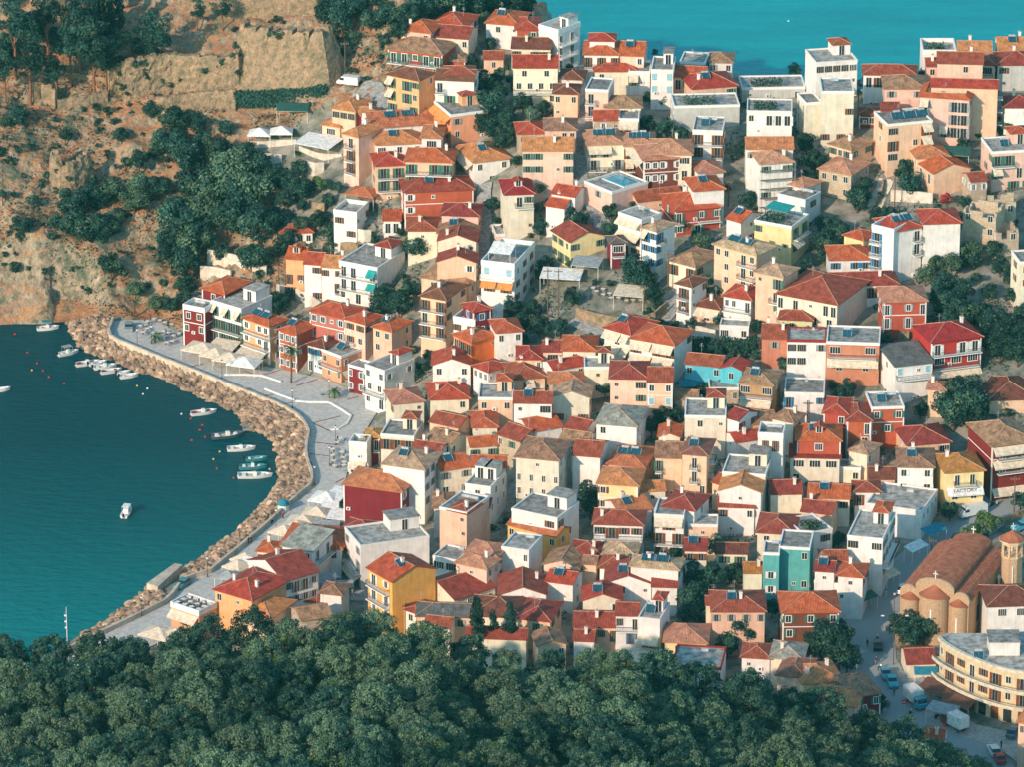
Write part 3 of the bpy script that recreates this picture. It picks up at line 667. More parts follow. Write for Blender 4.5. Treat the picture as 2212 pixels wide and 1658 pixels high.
def house(o,row,idx):
    t=row.split(); xl,xr,yn,yaw,d=map(float,t[:5]); n=int(t[5]); rt,wk,rk,fp,sp,ext=t[6:12]
    fl=2.85; h=n*fl+.25; near=xr if yaw>=0 else xl
    if rt=='G': h=h
    px,py=tp(o,near,yn)
    p=gnd(px,py,h); s=ppm(p); w=(xr-xl)*.23993/s/math.cos(R(yaw)); w=max(w,2.5); rz=-R(yaw)
    d=min(d,max(w*1.9,5))
    off=Vector((w/2 if yaw>=0 else -w/2,-d/2,0)); off.rotate(Matrix.Rotation(rz,3,'Z'))
    loc=Vector((p.x-off.x,p.y-off.y,p.z-h)); root=thing('house',loc,rz)
    wm=wallm(wk); low=-9.0; hw,hd=w/2,d/2; sh='t' if False else None
    for ch in ext:
        if ch in 'gbny' : sh=ch
    rr=random.Random(idx*31+5); sh=sh or rr.choice('gnnyw0000'); trim='t' in ext or wk in 'MbVe' 
    b=MB(); top=h-.05
    if rt=='u':
        T=.45
        for (x0,x1,y0,y1) in ((-hw,hw,-hd,-hd+T),(-hw,hw,hd-T,hd),(-hw,-hw+T,-hd+T,hd-T),(hw-T,hw,-hd+T,hd-T)):
            m=max(2,int(max(x1-x0,y1-y0)/1.2)); 
            for q in range(m):
                jz=h-rr.random()**2*2.2
                if x1-x0>y1-y0: b.box(x0+(x1-x0)*q/m,x0+(x1-x0)*(q+1)/m-.001,y0,y1,low,jz,wm)
                else: b.box(x0,x1,y0+(y1-y0)*q/m,y0+(y1-y0)*(q+1)/m-.001,low,jz,wm)
        b.box(-hw+T,hw-T,-hd+T,hd-T,low,h-2.6,FLATR)
    else:
        b.box(-hw,hw,-hd,hd,low,top,wm)
        if rt=='g':
            rh=.36*(hd+.4)-.19
            for sx in(-1,1): b.hexa([(sx*hw-.15*(sx>0),-hd+.02,top),(sx*hw+.15*(sx<0),-hd+.02,top),(sx*hw+.15*(sx<0),hd-.02,top),(sx*hw-.15*(sx>0),hd-.02,top)],[(sx*hw-.15*(sx>0),-.01,top+rh),(sx*hw+.15*(sx<0),-.01,top+rh),(sx*hw+.15*(sx<0),.01,top+rh),(sx*hw-.15*(sx>0),.01,top+rh)],wm)
        if rt=='G':
            rh=.36*(hw+.4)-.19
            for sy in(-1,1): b.hexa([(-hw+.02,sy*hd-.15*(sy>0),top),(hw-.02,sy*hd-.15*(sy>0),top),(hw-.02,sy*hd+.15*(sy<0),top),(-hw+.02,sy*hd+.15*(sy<0),top)],[(-.01,sy*hd-.15*(sy>0),top+rh),(.01,sy*hd-.15*(sy>0),top+rh),(.01,sy*hd+.15*(sy<0),top+rh),(-.01,sy*hd+.15*(sy<0),top+rh)],wm)
    if 't' in ext or trim:
        for x in (-hw-.03,hw-.22):
            b.box(x,x+.25,-hd-.03,-hd+.22,low,top,TRIM)
        b.box(hw-.22,hw+.03,hd-.25,hd+.03,low,top,TRIM); 
        if n>1 and 't' in ext: b.box(-hw-.04,hw+.04,-hd-.04,hd+.04,top-fl*1-.18,top-fl*1,TRIM)
    b.obj('wall',root)
    zr=h; slopez=0
    if rt=='h': q=MB(); rh=hiproof(q,w,d,h,roofm(rk)); q.obj('roof',root); slopez=rh
    elif rt=='g': q=MB(); rh=gableroof(q,w,d,h,roofm(rk)); q.obj('roof',root); slopez=rh
    elif rt=='G': q=MB(); rh=gableroof(q,w,d,h,roofm(rk),along='y'); q.obj('roof',root); slopez=rh
    elif rt=='s':
        q=MB(); up=.12*d; mm=roofm(rk); pts=[(-hw-.4,-hd-.4,h),(hw+.4,-hd-.4,h),(hw+.4,hd+.3,h+up),(-hw-.4,hd+.3,h+up)]; q.slab(pts,.18,mm,[(0,0),(w,0),(w,d),(0,d)]); q.obj('roof',root); slopez=up/2
        q=MB(); 
    elif rt in 'fk':
        q=MB(); q.box(-hw+.01,hw-.01,-hd+.01,hd-.01,top-.02,top+.06,FLATR); q.obj('roof',root)
        if rt=='f':
            q=MB(); pm=TRIM if ('B' in ext or wk!='w') else wm; ph=.95 if 'B' in ext else .38
            if 'R' in ext: pm=MATS.get('shutter_red')
            T=.2
            for (x0,x1,y0,y1) in ((-hw-.06,hw+.06,-hd-.06,-hd+T),(-hw-.06,hw+.06,hd-T,hd+.06),(-hw-.06,-hw+T,-hd+T+.001,hd-T-.001),(hw-T,hw+.06,-hd+T+.001,hd-T-.001)): q.box(x0,x1,y0,y1,top-.2,top+ph,pm)
            q.obj('parapet',root)
        else:
            q=MB(); mm=roofm(rk); o_,i_,zt=.5,-1.0,h+.75
            O=[(-hw-o_,-hd-o_,h),(hw+o_,-hd-o_,h),(hw+o_,hd+o_,h),(-hw-o_,hd+o_,h)]; I=[(-hw-i_*1,-hd-i_,zt),(hw+i_,-hd-i_,zt),(hw+i_,hd+i_,zt),(-hw-i_,hd+i_,zt)]
            for i in range(4):
                j=(i+1)%4; q.face([O[i],O[j],I[j],I[i]],mm,[(0,0),(w,0),(w,1.6),(0,1.6)]); q.face([(*I[i][:2],h-.0),(*I[j][:2],h),I[j],I[i]][::-1],mm)
            q.obj('roof_skirt',root)
    # openings
    wallpat(root,fp,w,n,fl,lambda x,z:(x,-hd,z+.1),0,sh,trim,ext,idx)
    if yaw>=0: wallpat(root,sp,d,n,fl,lambda x,z:(hw,x,z+.1),R(90),sh,trim,ext,idx+1)
    else: wallpat(root,sp,d,n,fl,lambda x,z:(-hw,-x,z+.1),R(-90),sh,trim,ext,idx+1)
    # roof furniture
    def onroof(x,y):
        if rt=='h':
            m=.38; return h+min(m*(hw+.45-abs(x)),m*(hd+.45-abs(y)))
        if rt=='g': return h+.36*(hd+.4-abs(y))
        if rt=='G': return h+.36*(hw+.4-abs(x))
        return h+(.1 if rt!='s' else .12*(y+hd))
    c=ext.count('c')+(1 if rt in'hgG' and 'c' not in ext and rr.random()<.4 else 0)
    for k in range(min(c,2)):
        x=rr.uniform(-.7,.7)*hw if c==1 else (-.6+1.2*k)*hw; y=rr.choice([-.35,.3])*hd; z=onroof(x,y)
        q=MB(); q.box(-.28,.28,-.28,.28,-.6,1.1,wm if wk in 'wc' else TRIM); q.box(-.36,.36,-.36,.36,1.1,1.2,TRIM); q.box(-.2,.2,-.2,.2,1.2,1.45,RIDGE); q.obj('chimney',root,loc=(x,y,z))
    if rr.random()<.45 and rt!='u':
        q=MB(); x,y=rr.uniform(-.6,.6)*hw,rr.uniform(-.3,.5)*hd; z=onroof(x,y); q.tube((0,0,-.3),(0,0,2.2),.03,METAL,4)
        for k in range(3): q.tube((-.45+.1*k,0,1.6+.25*k),(.45-.1*k,0,1.6+.25*k),.02,METAL,4)
        q.obj('antenna',root,loc=(x,y,z))
    if rr.random()<.4 and rt!='u':
        q=MB(); q.box(-.42,.42,-.32,0,0,.6,TRIM); q.box(-.2,.2,-.34,-.32,.1,.5,RAIL); q.obj('air_conditioner',root,loc=(rr.uniform(-.42,.42)*w,-hd,rr.choice([1.2,fl+.6 if n>1 else 1.2])))
    ns=(1 if 's' in ext else 0)+(2 if 'S' in ext else 0)
    for k in range(ns):
        x=(-.25 if ns==1 else -.3+.55*k)*hw; y=-.15*hd if rt in 'fks' else -.38*hd
        solar(root,(x,y+.7,onroof(x,y)+(.12 if rt in 'fks' else .16)),0,36 if rt in'fks' else 25,2 if ns==1 else 3)
    if rt=='f' and not any(k in ext for k in 'PQGVXHC') and rr.random()<.6:
        q=MB(); q.tube((rr.uniform(-.5,.5)*hw,.3*hd,top+.9),(rr.uniform(-.5,.5)*hw+1.3,.3*hd,top+.9),.35,METAL,10); q.obj('water_tank',root)
    for k in range(ext.count('Q')+ext.count('P')):
        red='P' in ext and k==0; ww_=w*.42; dd_=min(d*.45,5); cxx=(hw-ww_/2-.35) if k==0 else -(hw-ww_/2-.6); cyy=hd-dd_/2-.35
        q=MB(); q.box(cxx-ww_/2,cxx+ww_/2,cyy-dd_/2,cyy+dd_/2,top,top+2.5,wm); o2=q.obj('rooftop_room',root)
        q=MB()
        if red: hiproof(q,ww_,dd_,0,roofm('m' if idx%2 else 'r'),ov=.3); q.obj('roof',o2,loc=(cxx,cyy,top+2.5))
        else: q.box(cxx-ww_/2-.2,cxx+ww_/2+.2,cyy-dd_/2-.2,cyy+dd_/2+.2,top+2.5,top+2.65,FLATR); q.obj('roof',o2)
        link('door',winmesh('d','0',0),o2,(cxx,cyy-dd_/2,top))
    if 'T' in ext:
        q=MB(); q.box(-hw*.72,hw*.72,-hd*.4,hd*.6,h,h+1.9,wm); o2=q.obj('upper_storey',root); q=MB(); hiproof(q,w*.72,d*.5,0,roofm(rk)); q.obj('roof',o2,loc=(0,hd*.1,h+2.3))
    if 'D' in ext:
        q=MB(); y=-hd*.55; z=onroof(0,y); q.box(-.8,.8,y,y+1.6,z-.3,z+1.2,wm); o2=q.obj('dormer',root); link('window',winmesh('w','0',1),o2,(0,y,z-.95)); q=MB(); gableroof(q,1.7,1.9,0,roofm(rk),ov=.25,along='y'); q.obj('roof',o2,loc=(0,y+.8,z+1.25))
    if 'C' in ext:
        q=MB(); q.slab([(-hw*.75,-hd*.75,top+2.1),(hw*.6,-hd*.75,top+2.1),(hw*.6,-hd*.15,top+3.2),(-hw*.75,-hd*.15,top+3.2)],.06,WHTC)
        for x in(-hw*.72,hw*.57): q.tube((x,-hd*.73,top),(x,-hd*.73,top+2.1),.05,TRIM,5); q.tube((x,-hd*.17,top),(x,-hd*.17,top+3.15),.05,TRIM,5)
        q.obj('roof_canopy',root)
    if 'G' in ext:
        q=MB(); q.slab([(-hw*.7,-hd*.5,top+2.6),(hw*.5,-hd*.5,top+2.3),(hw*.5,hd*.5,top+2.5),(-hw*.7,hd*.5,top+2.8)],.06,TURQ)
        for x in(-hw*.68,hw*.48):
            for y in(-hd*.48,hd*.48): q.tube((x,y,top),(x,y,top+2.3),.05,WOOD,5)
        q.obj('roof_canopy',root); greens(root,'roof_plants',-hw+.2,hw-.2,-hd+.2,-hd+.9,top+.1,1.0)
    if 'V' in ext: greens(root,'roof_plants',-hw*.7,hw*.3,-hd+.2,-hd*.1,top+.3,1.3,420,False)
    if 'K' in ext:
        q=MB()
        for x in np.linspace(-hw-.3,hw+.3,5):
            for y in(-hd-.5,-hd-1.3): q.tube((x,y,low*.3),(x,y,h+.4),.035,METAL,4)
        for z in np.arange(.2,h,2.0):
            for y in(-hd-.5,-hd-1.3): q.tube((-hw-.4,y,z),(hw+.4,y,z),.03,METAL,4)
            q.box(-hw-.3,hw+.3,-hd-1.25,-hd-.55,z-.05,z,WOOD)
        q.obj('scaffolding',root)
    if 'H' in ext:
        q=MB(); q.box(-hw+.9,hw-.9,-hd*.2,hd-1.2,top+.07,top+.22,TRIM); po=q.obj('pool_basin',root); q=MB(); q.box(-hw+1.2,hw-1.2,-hd*.2+.3,hd-1.5,top+.15,top+.26,MATS['pool_water']); q.obj('pool_water',po)
    info=dict(root=root,wk=wk,rk=rk,rt=rt,n=n,ext=ext,fp=fp,px=px,py=py,loc=loc,w=w,d=d,h=h,base=(p.x,p.y),solar=ns,rz=rz,idx=idx)
    HOUSES.append(info); return info
mat('pool_water',(.01,.33,.48),rough=.08,spec=.5,var=.1,scale=.8)
o=None
for i,line in enumerate(DATA.strip().split('\n')):
    if line.startswith('@'): o=tuple(map(float,line.split()[1:])); continue
    house(o,line,i)
# ------------------------------------------------------------------ the setting: ground, paving, roads, sea
def sheet(name,G,m2,fn,clip=None):
    H,Wd=G.shape; vs=[(float(gx[i]),float(gy[j]),float(G[j,i])) for j in range(H) for i in range(Wd)]
    fs=[];mi=[]
    for j in range(H-1):
        for i in range(Wd-1):
            a=j*Wd+i; fs.append((a,a+1,a+1+Wd,a+Wd)); mi.append(fn(j,i))
    me=bpy.data.meshes.new(name); me.from_pydata(vs,[],fs)
    for m in m2: me.materials.append(m)
    me.polygons.foreach_set('material_index',mi); me.polygons.foreach_set('use_smooth',[True]*len(fs)); me.update()
    return tag(link(name,me),kind='structure')
TG=mat('town_ground',(.27,.24,.20),var=.2,scale=.25,col2=(.09,.11,.08),rough=.95)
def rockmat():
    m=mat('hill_rock',(.42,.20,.095),var=.2,scale=.12,col2=(.26,.125,.065),rough=.95,bump=1.0,bscale=.9)
    nt=m.node_tree; N=nt.nodes; L=nt.links; b=N['Principled BSDF']; old=b.inputs['Base Color'].links[0].from_socket
    geo=N.new('ShaderNodeNewGeometry'); sx=N.new('ShaderNodeSeparateXYZ'); L.new(geo.outputs['True Normal'],sx.inputs[0])
    tc=N.new('ShaderNodeTexCoord'); nz=N.new('ShaderNodeTexNoise'); nz.inputs['Scale'].default_value=.8; nz.inputs['Detail'].default_value=10; nz.inputs['Roughness'].default_value=.75
    mp=N.new('ShaderNodeMapping'); mp.inputs['Scale'].default_value=(1,1,.45); L.new(tc.outputs['Object'],mp.inputs[0]); L.new(mp.outputs[0],nz.inputs['Vector'])
    rk=N.new('ShaderNodeValToRGB'); e=rk.color_ramp.elements; e[0].position=.36; e[0].color=(.10,.09,.065,1); e[1].position=.66; e[1].color=(.50,.38,.26,1)
    x=e.new(.5); x.color=(.31,.24,.16,1); L.new(nz.outputs['Fac'],rk.inputs[0])
    mr=N.new('ShaderNodeMapRange'); mr.inputs['From Min'].default_value=.88; mr.inputs['From Max'].default_value=.62; L.new(sx.outputs['Z'],mr.inputs[0])
    mx=N.new('ShaderNodeMix'); mx.data_type='RGBA'; L.new(mr.outputs[0],mx.inputs['Factor']); L.new(old,mx.inputs['A']); L.new(rk.outputs[0],mx.inputs['B'])
    # green scrub tint in broad patches
    n3=N.new('ShaderNodeTexNoise'); n3.inputs['Scale'].default_value=.16; n3.inputs['Detail'].default_value=8; n3.inputs['Roughness'].default_value=.7; L.new(tc.outputs['Object'],n3.inputs['Vector'])
    r3=N.new('ShaderNodeMapRange'); r3.inputs['From Min'].default_value=.52; r3.inputs['From Max'].default_value=.62; L.new(n3.outputs['Fac'],r3.inputs[0])
    m4=N.new('ShaderNodeMix'); m4.data_type='RGBA'; L.new(r3.outputs[0],m4.inputs['Factor']); L.new(mx.outputs['Result'],m4.inputs['A']); m4.inputs['B'].default_value=(.10,.12,.075,1)
    L.new(m4.outputs['Result'],b.inputs['Base Color']); return m
RK=rockmat()
sheet('hillside_ground',Z,[TG,RK],lambda j,i: 1 if (hill[j,i] and not pav[j,i]) else 0)
PAVE=mat('promenade_paving',(.54,.52,.48),var=.1,scale=1.2,rough=.9); BAND=mat('brick_paving',(.27,.11,.08),var=.2)
def poly(name,ps,z,m,th=.25):
    b=MB(); b.slab([(x,y,z) for x,y in ps],th,m); return b.obj(name)
ROADP=[]
def ribbon(name,pts,w,m,lift=.07,G=None):
    W=[gnd(*p).xy for p in pts]; ROADP.append((W,(max(w) if hasattr(w,'__len__') else w)/2+.6)); b=MB(); path=[]
    for a,c in zip(W[:-1],W[1:]):
        k=max(1,int((c-a).length/1.2)); path+=[a.lerp(c,q/k) for q in range(k)]
    path.append(W[-1]); rows=[]; ws=w if hasattr(w,'__len__') else (w,w)
    for i,q in enumerate(path):
        d=(path[min(i+2,len(path)-1)]-path[max(i-2,0)]).normalized(); nn=Vector((-d.y,d.x)); ww_=ws[0]+(ws[1]-ws[0])*i/max(1,len(path)-1); r=[]
        for k in range(9):
            p=q+nn*(k/8-.5)*ww_; r.append((p.x,p.y,max(gz(p.x+dx,p.y+dy) for dx in(-.5,0,.5) for dy in (-.5,0,.5))+lift))
        rows.append(r)
    Wd=9; vs=[p for r in rows for p in r]; fs=[(i*Wd+k,i*Wd+k+1,(i+1)*Wd+k+1,(i+1)*Wd+k) for i in range(len(rows)-1) for k in range(8)]
    me=bpy.data.meshes.new(name); me.from_pydata(vs,[],fs); me.materials.append(m); me.update(); return tag(link(name,me),kind='structure')
# paving as a triangulated platform
b=MB(); b.v=[(p.x,p.y,2.2) for p in ww+inl]; b.f=[tuple(range(len(b.v)))]; b.m=[b.mi(PAVE)]; b.uv=[[(0,0)]*len(b.v)]
tag(b.obj('promenade'),kind='structure')
for i_,pq in enumerate([[(330,265),(450,235)],[(1000,335),(1150,290)],[(1280,438),(1480,375)],[(1440,770),(1690,710)],[(1440,945),(1650,968)],[(1400,1050),(1580,1070)],[(1510,525),(1600,505)],[(1740,560),(1850,535)],[(1600,850),(1440,775)],[(820,300),(900,330)],[(1000,530),(1080,515)],[(1170,600),(1250,585)],[(1640,1310),(1720,1270)]]):
    a,c=[at(*tp((500,1100),*q),2.2).xy for q in pq]; d_=(c-a).normalized()*.2; n_=Vector((-d_.y,d_.x)); b=MB(); b.face([(*(a-n_),2.205),(*(a+n_),2.205),(*(c+n_),2.205),(*(c-n_),2.205)][::-1],BAND); tag(b.obj('paving_band'),kind='structure')
ROAD=mat('cobbled_road',(.31,.33,.33),var=.07,scale=5,rough=.9)
ribbon('road',[(2290,1050),(2212,1078),(2137,1108),(2056,1166),(1994,1214),(1934,1274),(1886,1322),(1866,1370),(1870,1430),(1895,1478),(1925,1520),(1965,1560),(2020,1600),(2090,1640),(2150,1700)],(10,12),ROAD)
ribbon('pavement',[(1960,1450),(1985,1500),(2030,1545),(2090,1580),(2170,1600),(2230,1640)],(4,6),mat('light_paving',(.42,.40,.37),var=.15,scale=1.5),.11)
for pts,w in (([(1048,400),(1045,425),(1047,485),(1042,540),(1040,580),(1033,640),(1020,700)],3.0),([(1270,130),(1263,168),(1258,250),(1252,336),(1251,389),(1275,430),(1287,449),(1303,490),(1325,540)],3.6),([(505,211),(600,206),(700,199),(760,192),(805,200),(822,230),(850,260)],5),([(638,560),(655,590),(679,617),(700,640)],3),([(1447,629),(1452,665),(1437,690),(1340,712),(1285,716),(1240,690)],3.5),([(1150,900),(1140,960),(1150,1010),(1100,1070),(1095,1110)],2.6),([(770,1300),(800,1270),(770,1230),(760,1190)],3.5),([(1955,745),(1990,790),(2010,840)],4)):
    ribbon('lane',pts,w,mat('lane_paving',(.33,.32,.30),var=.2,scale=1.5),.06)
def seamat():
    m=bpy.data.materials.new('sea_water'); m.use_nodes=True; nt=m.node_tree; N=nt.nodes; L=nt.links; b=N['Principled BSDF']
    b.inputs['Roughness'].default_value=.16; b.inputs['Specular IOR Level'].default_value=.1; b.inputs['IOR'].default_value=1.33
    tc=N.new('ShaderNodeTexCoord'); sx=N.new('ShaderNodeSeparateXYZ'); L.new(tc.outputs['Object'],sx.inputs[0])
    # cliff's dark reflection painted into the bay's teal, brightening southward; open sea beyond
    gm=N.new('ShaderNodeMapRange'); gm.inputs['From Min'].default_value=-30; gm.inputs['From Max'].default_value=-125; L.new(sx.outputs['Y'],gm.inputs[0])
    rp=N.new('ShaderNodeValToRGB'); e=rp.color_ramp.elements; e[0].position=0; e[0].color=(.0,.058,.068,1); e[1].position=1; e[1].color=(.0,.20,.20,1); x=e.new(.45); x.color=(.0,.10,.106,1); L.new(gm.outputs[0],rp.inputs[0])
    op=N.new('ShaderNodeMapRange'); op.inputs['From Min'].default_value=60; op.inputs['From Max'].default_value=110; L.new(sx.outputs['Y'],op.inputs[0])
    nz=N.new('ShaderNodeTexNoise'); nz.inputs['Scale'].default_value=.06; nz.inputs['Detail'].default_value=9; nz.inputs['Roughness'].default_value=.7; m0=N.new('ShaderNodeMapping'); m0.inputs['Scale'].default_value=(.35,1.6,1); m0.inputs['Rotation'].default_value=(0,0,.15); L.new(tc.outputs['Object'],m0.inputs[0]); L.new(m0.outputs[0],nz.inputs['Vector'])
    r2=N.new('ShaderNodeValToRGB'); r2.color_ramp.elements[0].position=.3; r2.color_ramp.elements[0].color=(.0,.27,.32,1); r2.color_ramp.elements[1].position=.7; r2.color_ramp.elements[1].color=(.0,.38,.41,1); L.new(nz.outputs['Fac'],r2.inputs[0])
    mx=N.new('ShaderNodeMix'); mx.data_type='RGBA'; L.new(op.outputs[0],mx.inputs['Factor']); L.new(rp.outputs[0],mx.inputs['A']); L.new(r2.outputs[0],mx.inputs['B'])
    df=N.new('ShaderNodeBsdfDiffuse'); gl=N.new('ShaderNodeBsdfGlossy'); gl.inputs['Roughness'].default_value=.18; ms=N.new('ShaderNodeMixShader'); ms.inputs[0].default_value=.075; L.new(df.outputs[0],ms.inputs[1]); L.new(gl.outputs[0],ms.inputs[2]); L.new(mx.outputs['Result'],df.inputs[0]); L.new(ms.outputs[0],N['Material Output'].inputs[0])
    mp=N.new('ShaderNodeMapping'); mp.inputs['Scale'].default_value=(.5,1.0,1); mp.inputs['Rotation'].default_value=(0,0,.25); L.new(tc.outputs['Object'],mp.inputs[0])
    w1=N.new('ShaderNodeTexNoise'); w1.inputs['Scale'].default_value=.55; w1.inputs['Detail'].default_value=9; w1.inputs['Roughness'].default_value=.6; L.new(mp.outputs[0],w1.inputs['Vector'])
    bp=N.new('ShaderNodeBump'); bp.inputs['Strength'].default_value=1.0; bp.inputs['Distance'].default_value=.9; L.new(w1.outputs['Fac'],bp.inputs['Height']); L.new(bp.outputs[0],df.inputs['Normal']); L.new(bp.outputs[0],gl.inputs['Normal']); N.remove(b)
    return m
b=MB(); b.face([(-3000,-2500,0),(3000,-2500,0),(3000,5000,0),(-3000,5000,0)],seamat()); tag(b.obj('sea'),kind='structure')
# ------------------------------------------------------------------ boulders of the breakwater
RB=mat('boulder_stone',(.42,.28,.19),var=.25,scale=.5,col2=(.20,.12,.08),rnd=.35,bump=.4,bscale=3)
def boulder(seed):
    bm=__import__('bmesh').new(); __import__('bmesh').ops.create_icosphere(bm,subdivisions=2,radius=.7); rr=random.Random(seed); s=Vector((rr.uniform(.8,1.3),rr.uniform(.7,1.1),rr.uniform(.6,.9)))
    for v in bm.verts:
        q=v.co.copy(); k=1+.38*noise.noise(q*1.5+Vector((seed*7,0,0))); v.co=Vector((round(q.x*k*s.x/.22)*.22*.6+q.x*k*s.x*.4,q.y*k*s.y,q.z*k*s.z))
    me=bpy.data.meshes.new('boulder'); bm.to_mesh(me); bm.free(); me.materials.append(RB); return me
BO=[boulder(i) for i in range(6)]
def resample(line,n):
    L=[0]
    for a,c in zip(line[:-1],line[1:]): L.append(L[-1]+(c-a).length)
    out=[]
    for k in range(n+1):
        s=L[-1]*k/n; i=max(j for j in range(len(L)) if L[j]<=s+1e-9); i=min(i,len(line)-2); t=(s-L[i])/(L[i+1]-L[i]); out.append(line[i].lerp(line[i+1],t))
    return out
W0=[at(a,b,0).xy for a,b in WL[3:24]]; W1=[at(a,b,2).xy for a,b in WW[:21]]
W0b=[at(a,b,0).xy for a,b in WL[25:31]]; W1b=[at(a,b,2).xy for a,b in WW[21:]]
rb=random.Random(3); spots=[]
POLS=[W0+W1[::-1],W0b+W1b[::-1]]
for pol,N_ in zip(POLS,(5200,900)):
    xs_=[p.x for p in pol]; ys_=[p.y for p in pol]; k_=0
    while k_<N_:
        x,y=rb.uniform(min(xs_),max(xs_)),rb.uniform(min(ys_),max(ys_))
        if not inpoly(np.array([x]),np.array([y]),pol)[0]: continue
        k_+=1; zz=min(max(samp(TOWNZ,x,y),-.35),2.1); spots.append((x,y,zz+rb.uniform(-.15,.4),rb.choice([.55,.7,.85,1.0,1.25,1.5])*rb.uniform(.62,.95)))
spots.sort(key=lambda s:-s[3])
for x,y,z,s in spots[:295]:
    o=link('boulder',rb.choice(BO),None,(x,y,z),rb.random()*6.28,s*1.05); o.rotation_euler.x=rb.random()*6; tag(o,'rough tan boulder piled on the harbour breakwater','boulder','boulders of the breakwater')
vs=[];fs=[]
for x,y,z,s in spots[295:]:
    me=rb.choice(BO); M=Matrix.Translation((x,y,z))@Matrix.Rotation(rb.random()*6,4,'Z')@Matrix.Rotation(rb.random()*6,4,'X')@Matrix.Scale(s,4); o0=len(vs); vs+=[tuple(M@v.co) for v in me.vertices]; fs+=[tuple(i+o0 for i in p.vertices) for p in me.polygons]
me=bpy.data.meshes.new('rubble'); me.from_pydata(vs,[],fs); me.materials.append(mat('rubble_stone',(.37,.25,.17),var=.3,scale=.45,col2=(.12,.08,.055),bump=.4,bscale=3)); me.update(); tag(link('breakwater_rubble',me),'piled smaller tan rocks filling the harbour breakwater','rocks',kind='stuff')
# ------------------------------------------------------------------ walls
WPATH=[]
def wall(pts,h,m,th=.4,name='stone_wall',label=None,raw=False,batter=0,jag=0,base=-1.5,G=None,cat='wall',zb=None):
    W=[(p if raw else gnd(*p,G=G)) for p in pts]; W=[Vector((p.x,p.y)) for p in W]; b=MB(); rr=random.Random(len(pts)*17+int(W[0].x)); path=[]
    for a,c in zip(W[:-1],W[1:]):
        k=max(1,int((c-a).length/(.9 if m is STONE else 1.6))); path+=[a.lerp(c,q/k) for q in range(k)]
    path.append(W[-1]); ns=[]
    for i in range(len(path)):
        d=(path[min(i+1,len(path)-1)]-path[max(i-1,0)]).normalized(); ns.append(Vector((-d.y,d.x)))
    g=[gz(p.x,p.y) if zb is None else zb for p in path]; gm=[sum(g[max(0,i-2):i+3])/len(g[max(0,i-2):i+3]) for i in range(len(g))]
    H=[h+(rr.uniform(-jag,jag*.3) if jag else 0) for _ in path]
    for i in range(len(path)-1):
        q=[]; t=[]
        for j,sg in((i,-1),(i+1,-1),(i+1,1),(i,1)):
            o_=ns[j]*sg*(th/2+(batter if sg<0 else 0)); q.append((path[j].x+o_.x,path[j].y+o_.y,g[j]+base)); o_=ns[j]*sg*th/2; t.append((path[j].x+o_.x,path[j].y+o_.y,gm[j]+H[j if j==i or not jag else i]))
        b.hexa(q,t,m)
    if m is STONE and not raw:
        K_=max(2,int(h/.9))
        def fp_(i,k):
            t_=k/K_; zz=g[i]+base+.3+(gm[i]+H[i]-.06-g[i]-base-.3)*t_; off=ns[i]*-1*(th/2+(batter*(1-t_))+.12); q=Vector((path[i].x+off.x,path[i].y+off.y,zz)); dsp=(.45 if h>6 else .16)*(noise.noise(q*.55)+.5*noise.noise(q*1.7)+.45)*(.3 if k==K_ else 1); return q+Vector((ns[i].x*-dsp,ns[i].y*-dsp,0))
        for i in range(len(path)-1):
            for k in range(K_): b.face([fp_(i,k),fp_(i+1,k),fp_(i+1,k+1),fp_(i,k+1)],m)
    WPATH.append((path,g,h)); o=b.obj(name); return tag(o,label,cat)
sw=mat('sea_wall_plaster',(.60,.50,.39),var=.12,scale=.5,kind='plaster')
wall([Vector((p.x,p.y)) for p in resample(ww,60)],1.0,sw,.55,'sea_wall','pale plastered sea wall curving between promenade and boulders',True,zb=2.2,base=-2.2)
E_D=(500,550);E_E=(1200,550);E_F=(1900,550);E_G=(2536,550);E_H=(500,1100);E_T=(0,0)
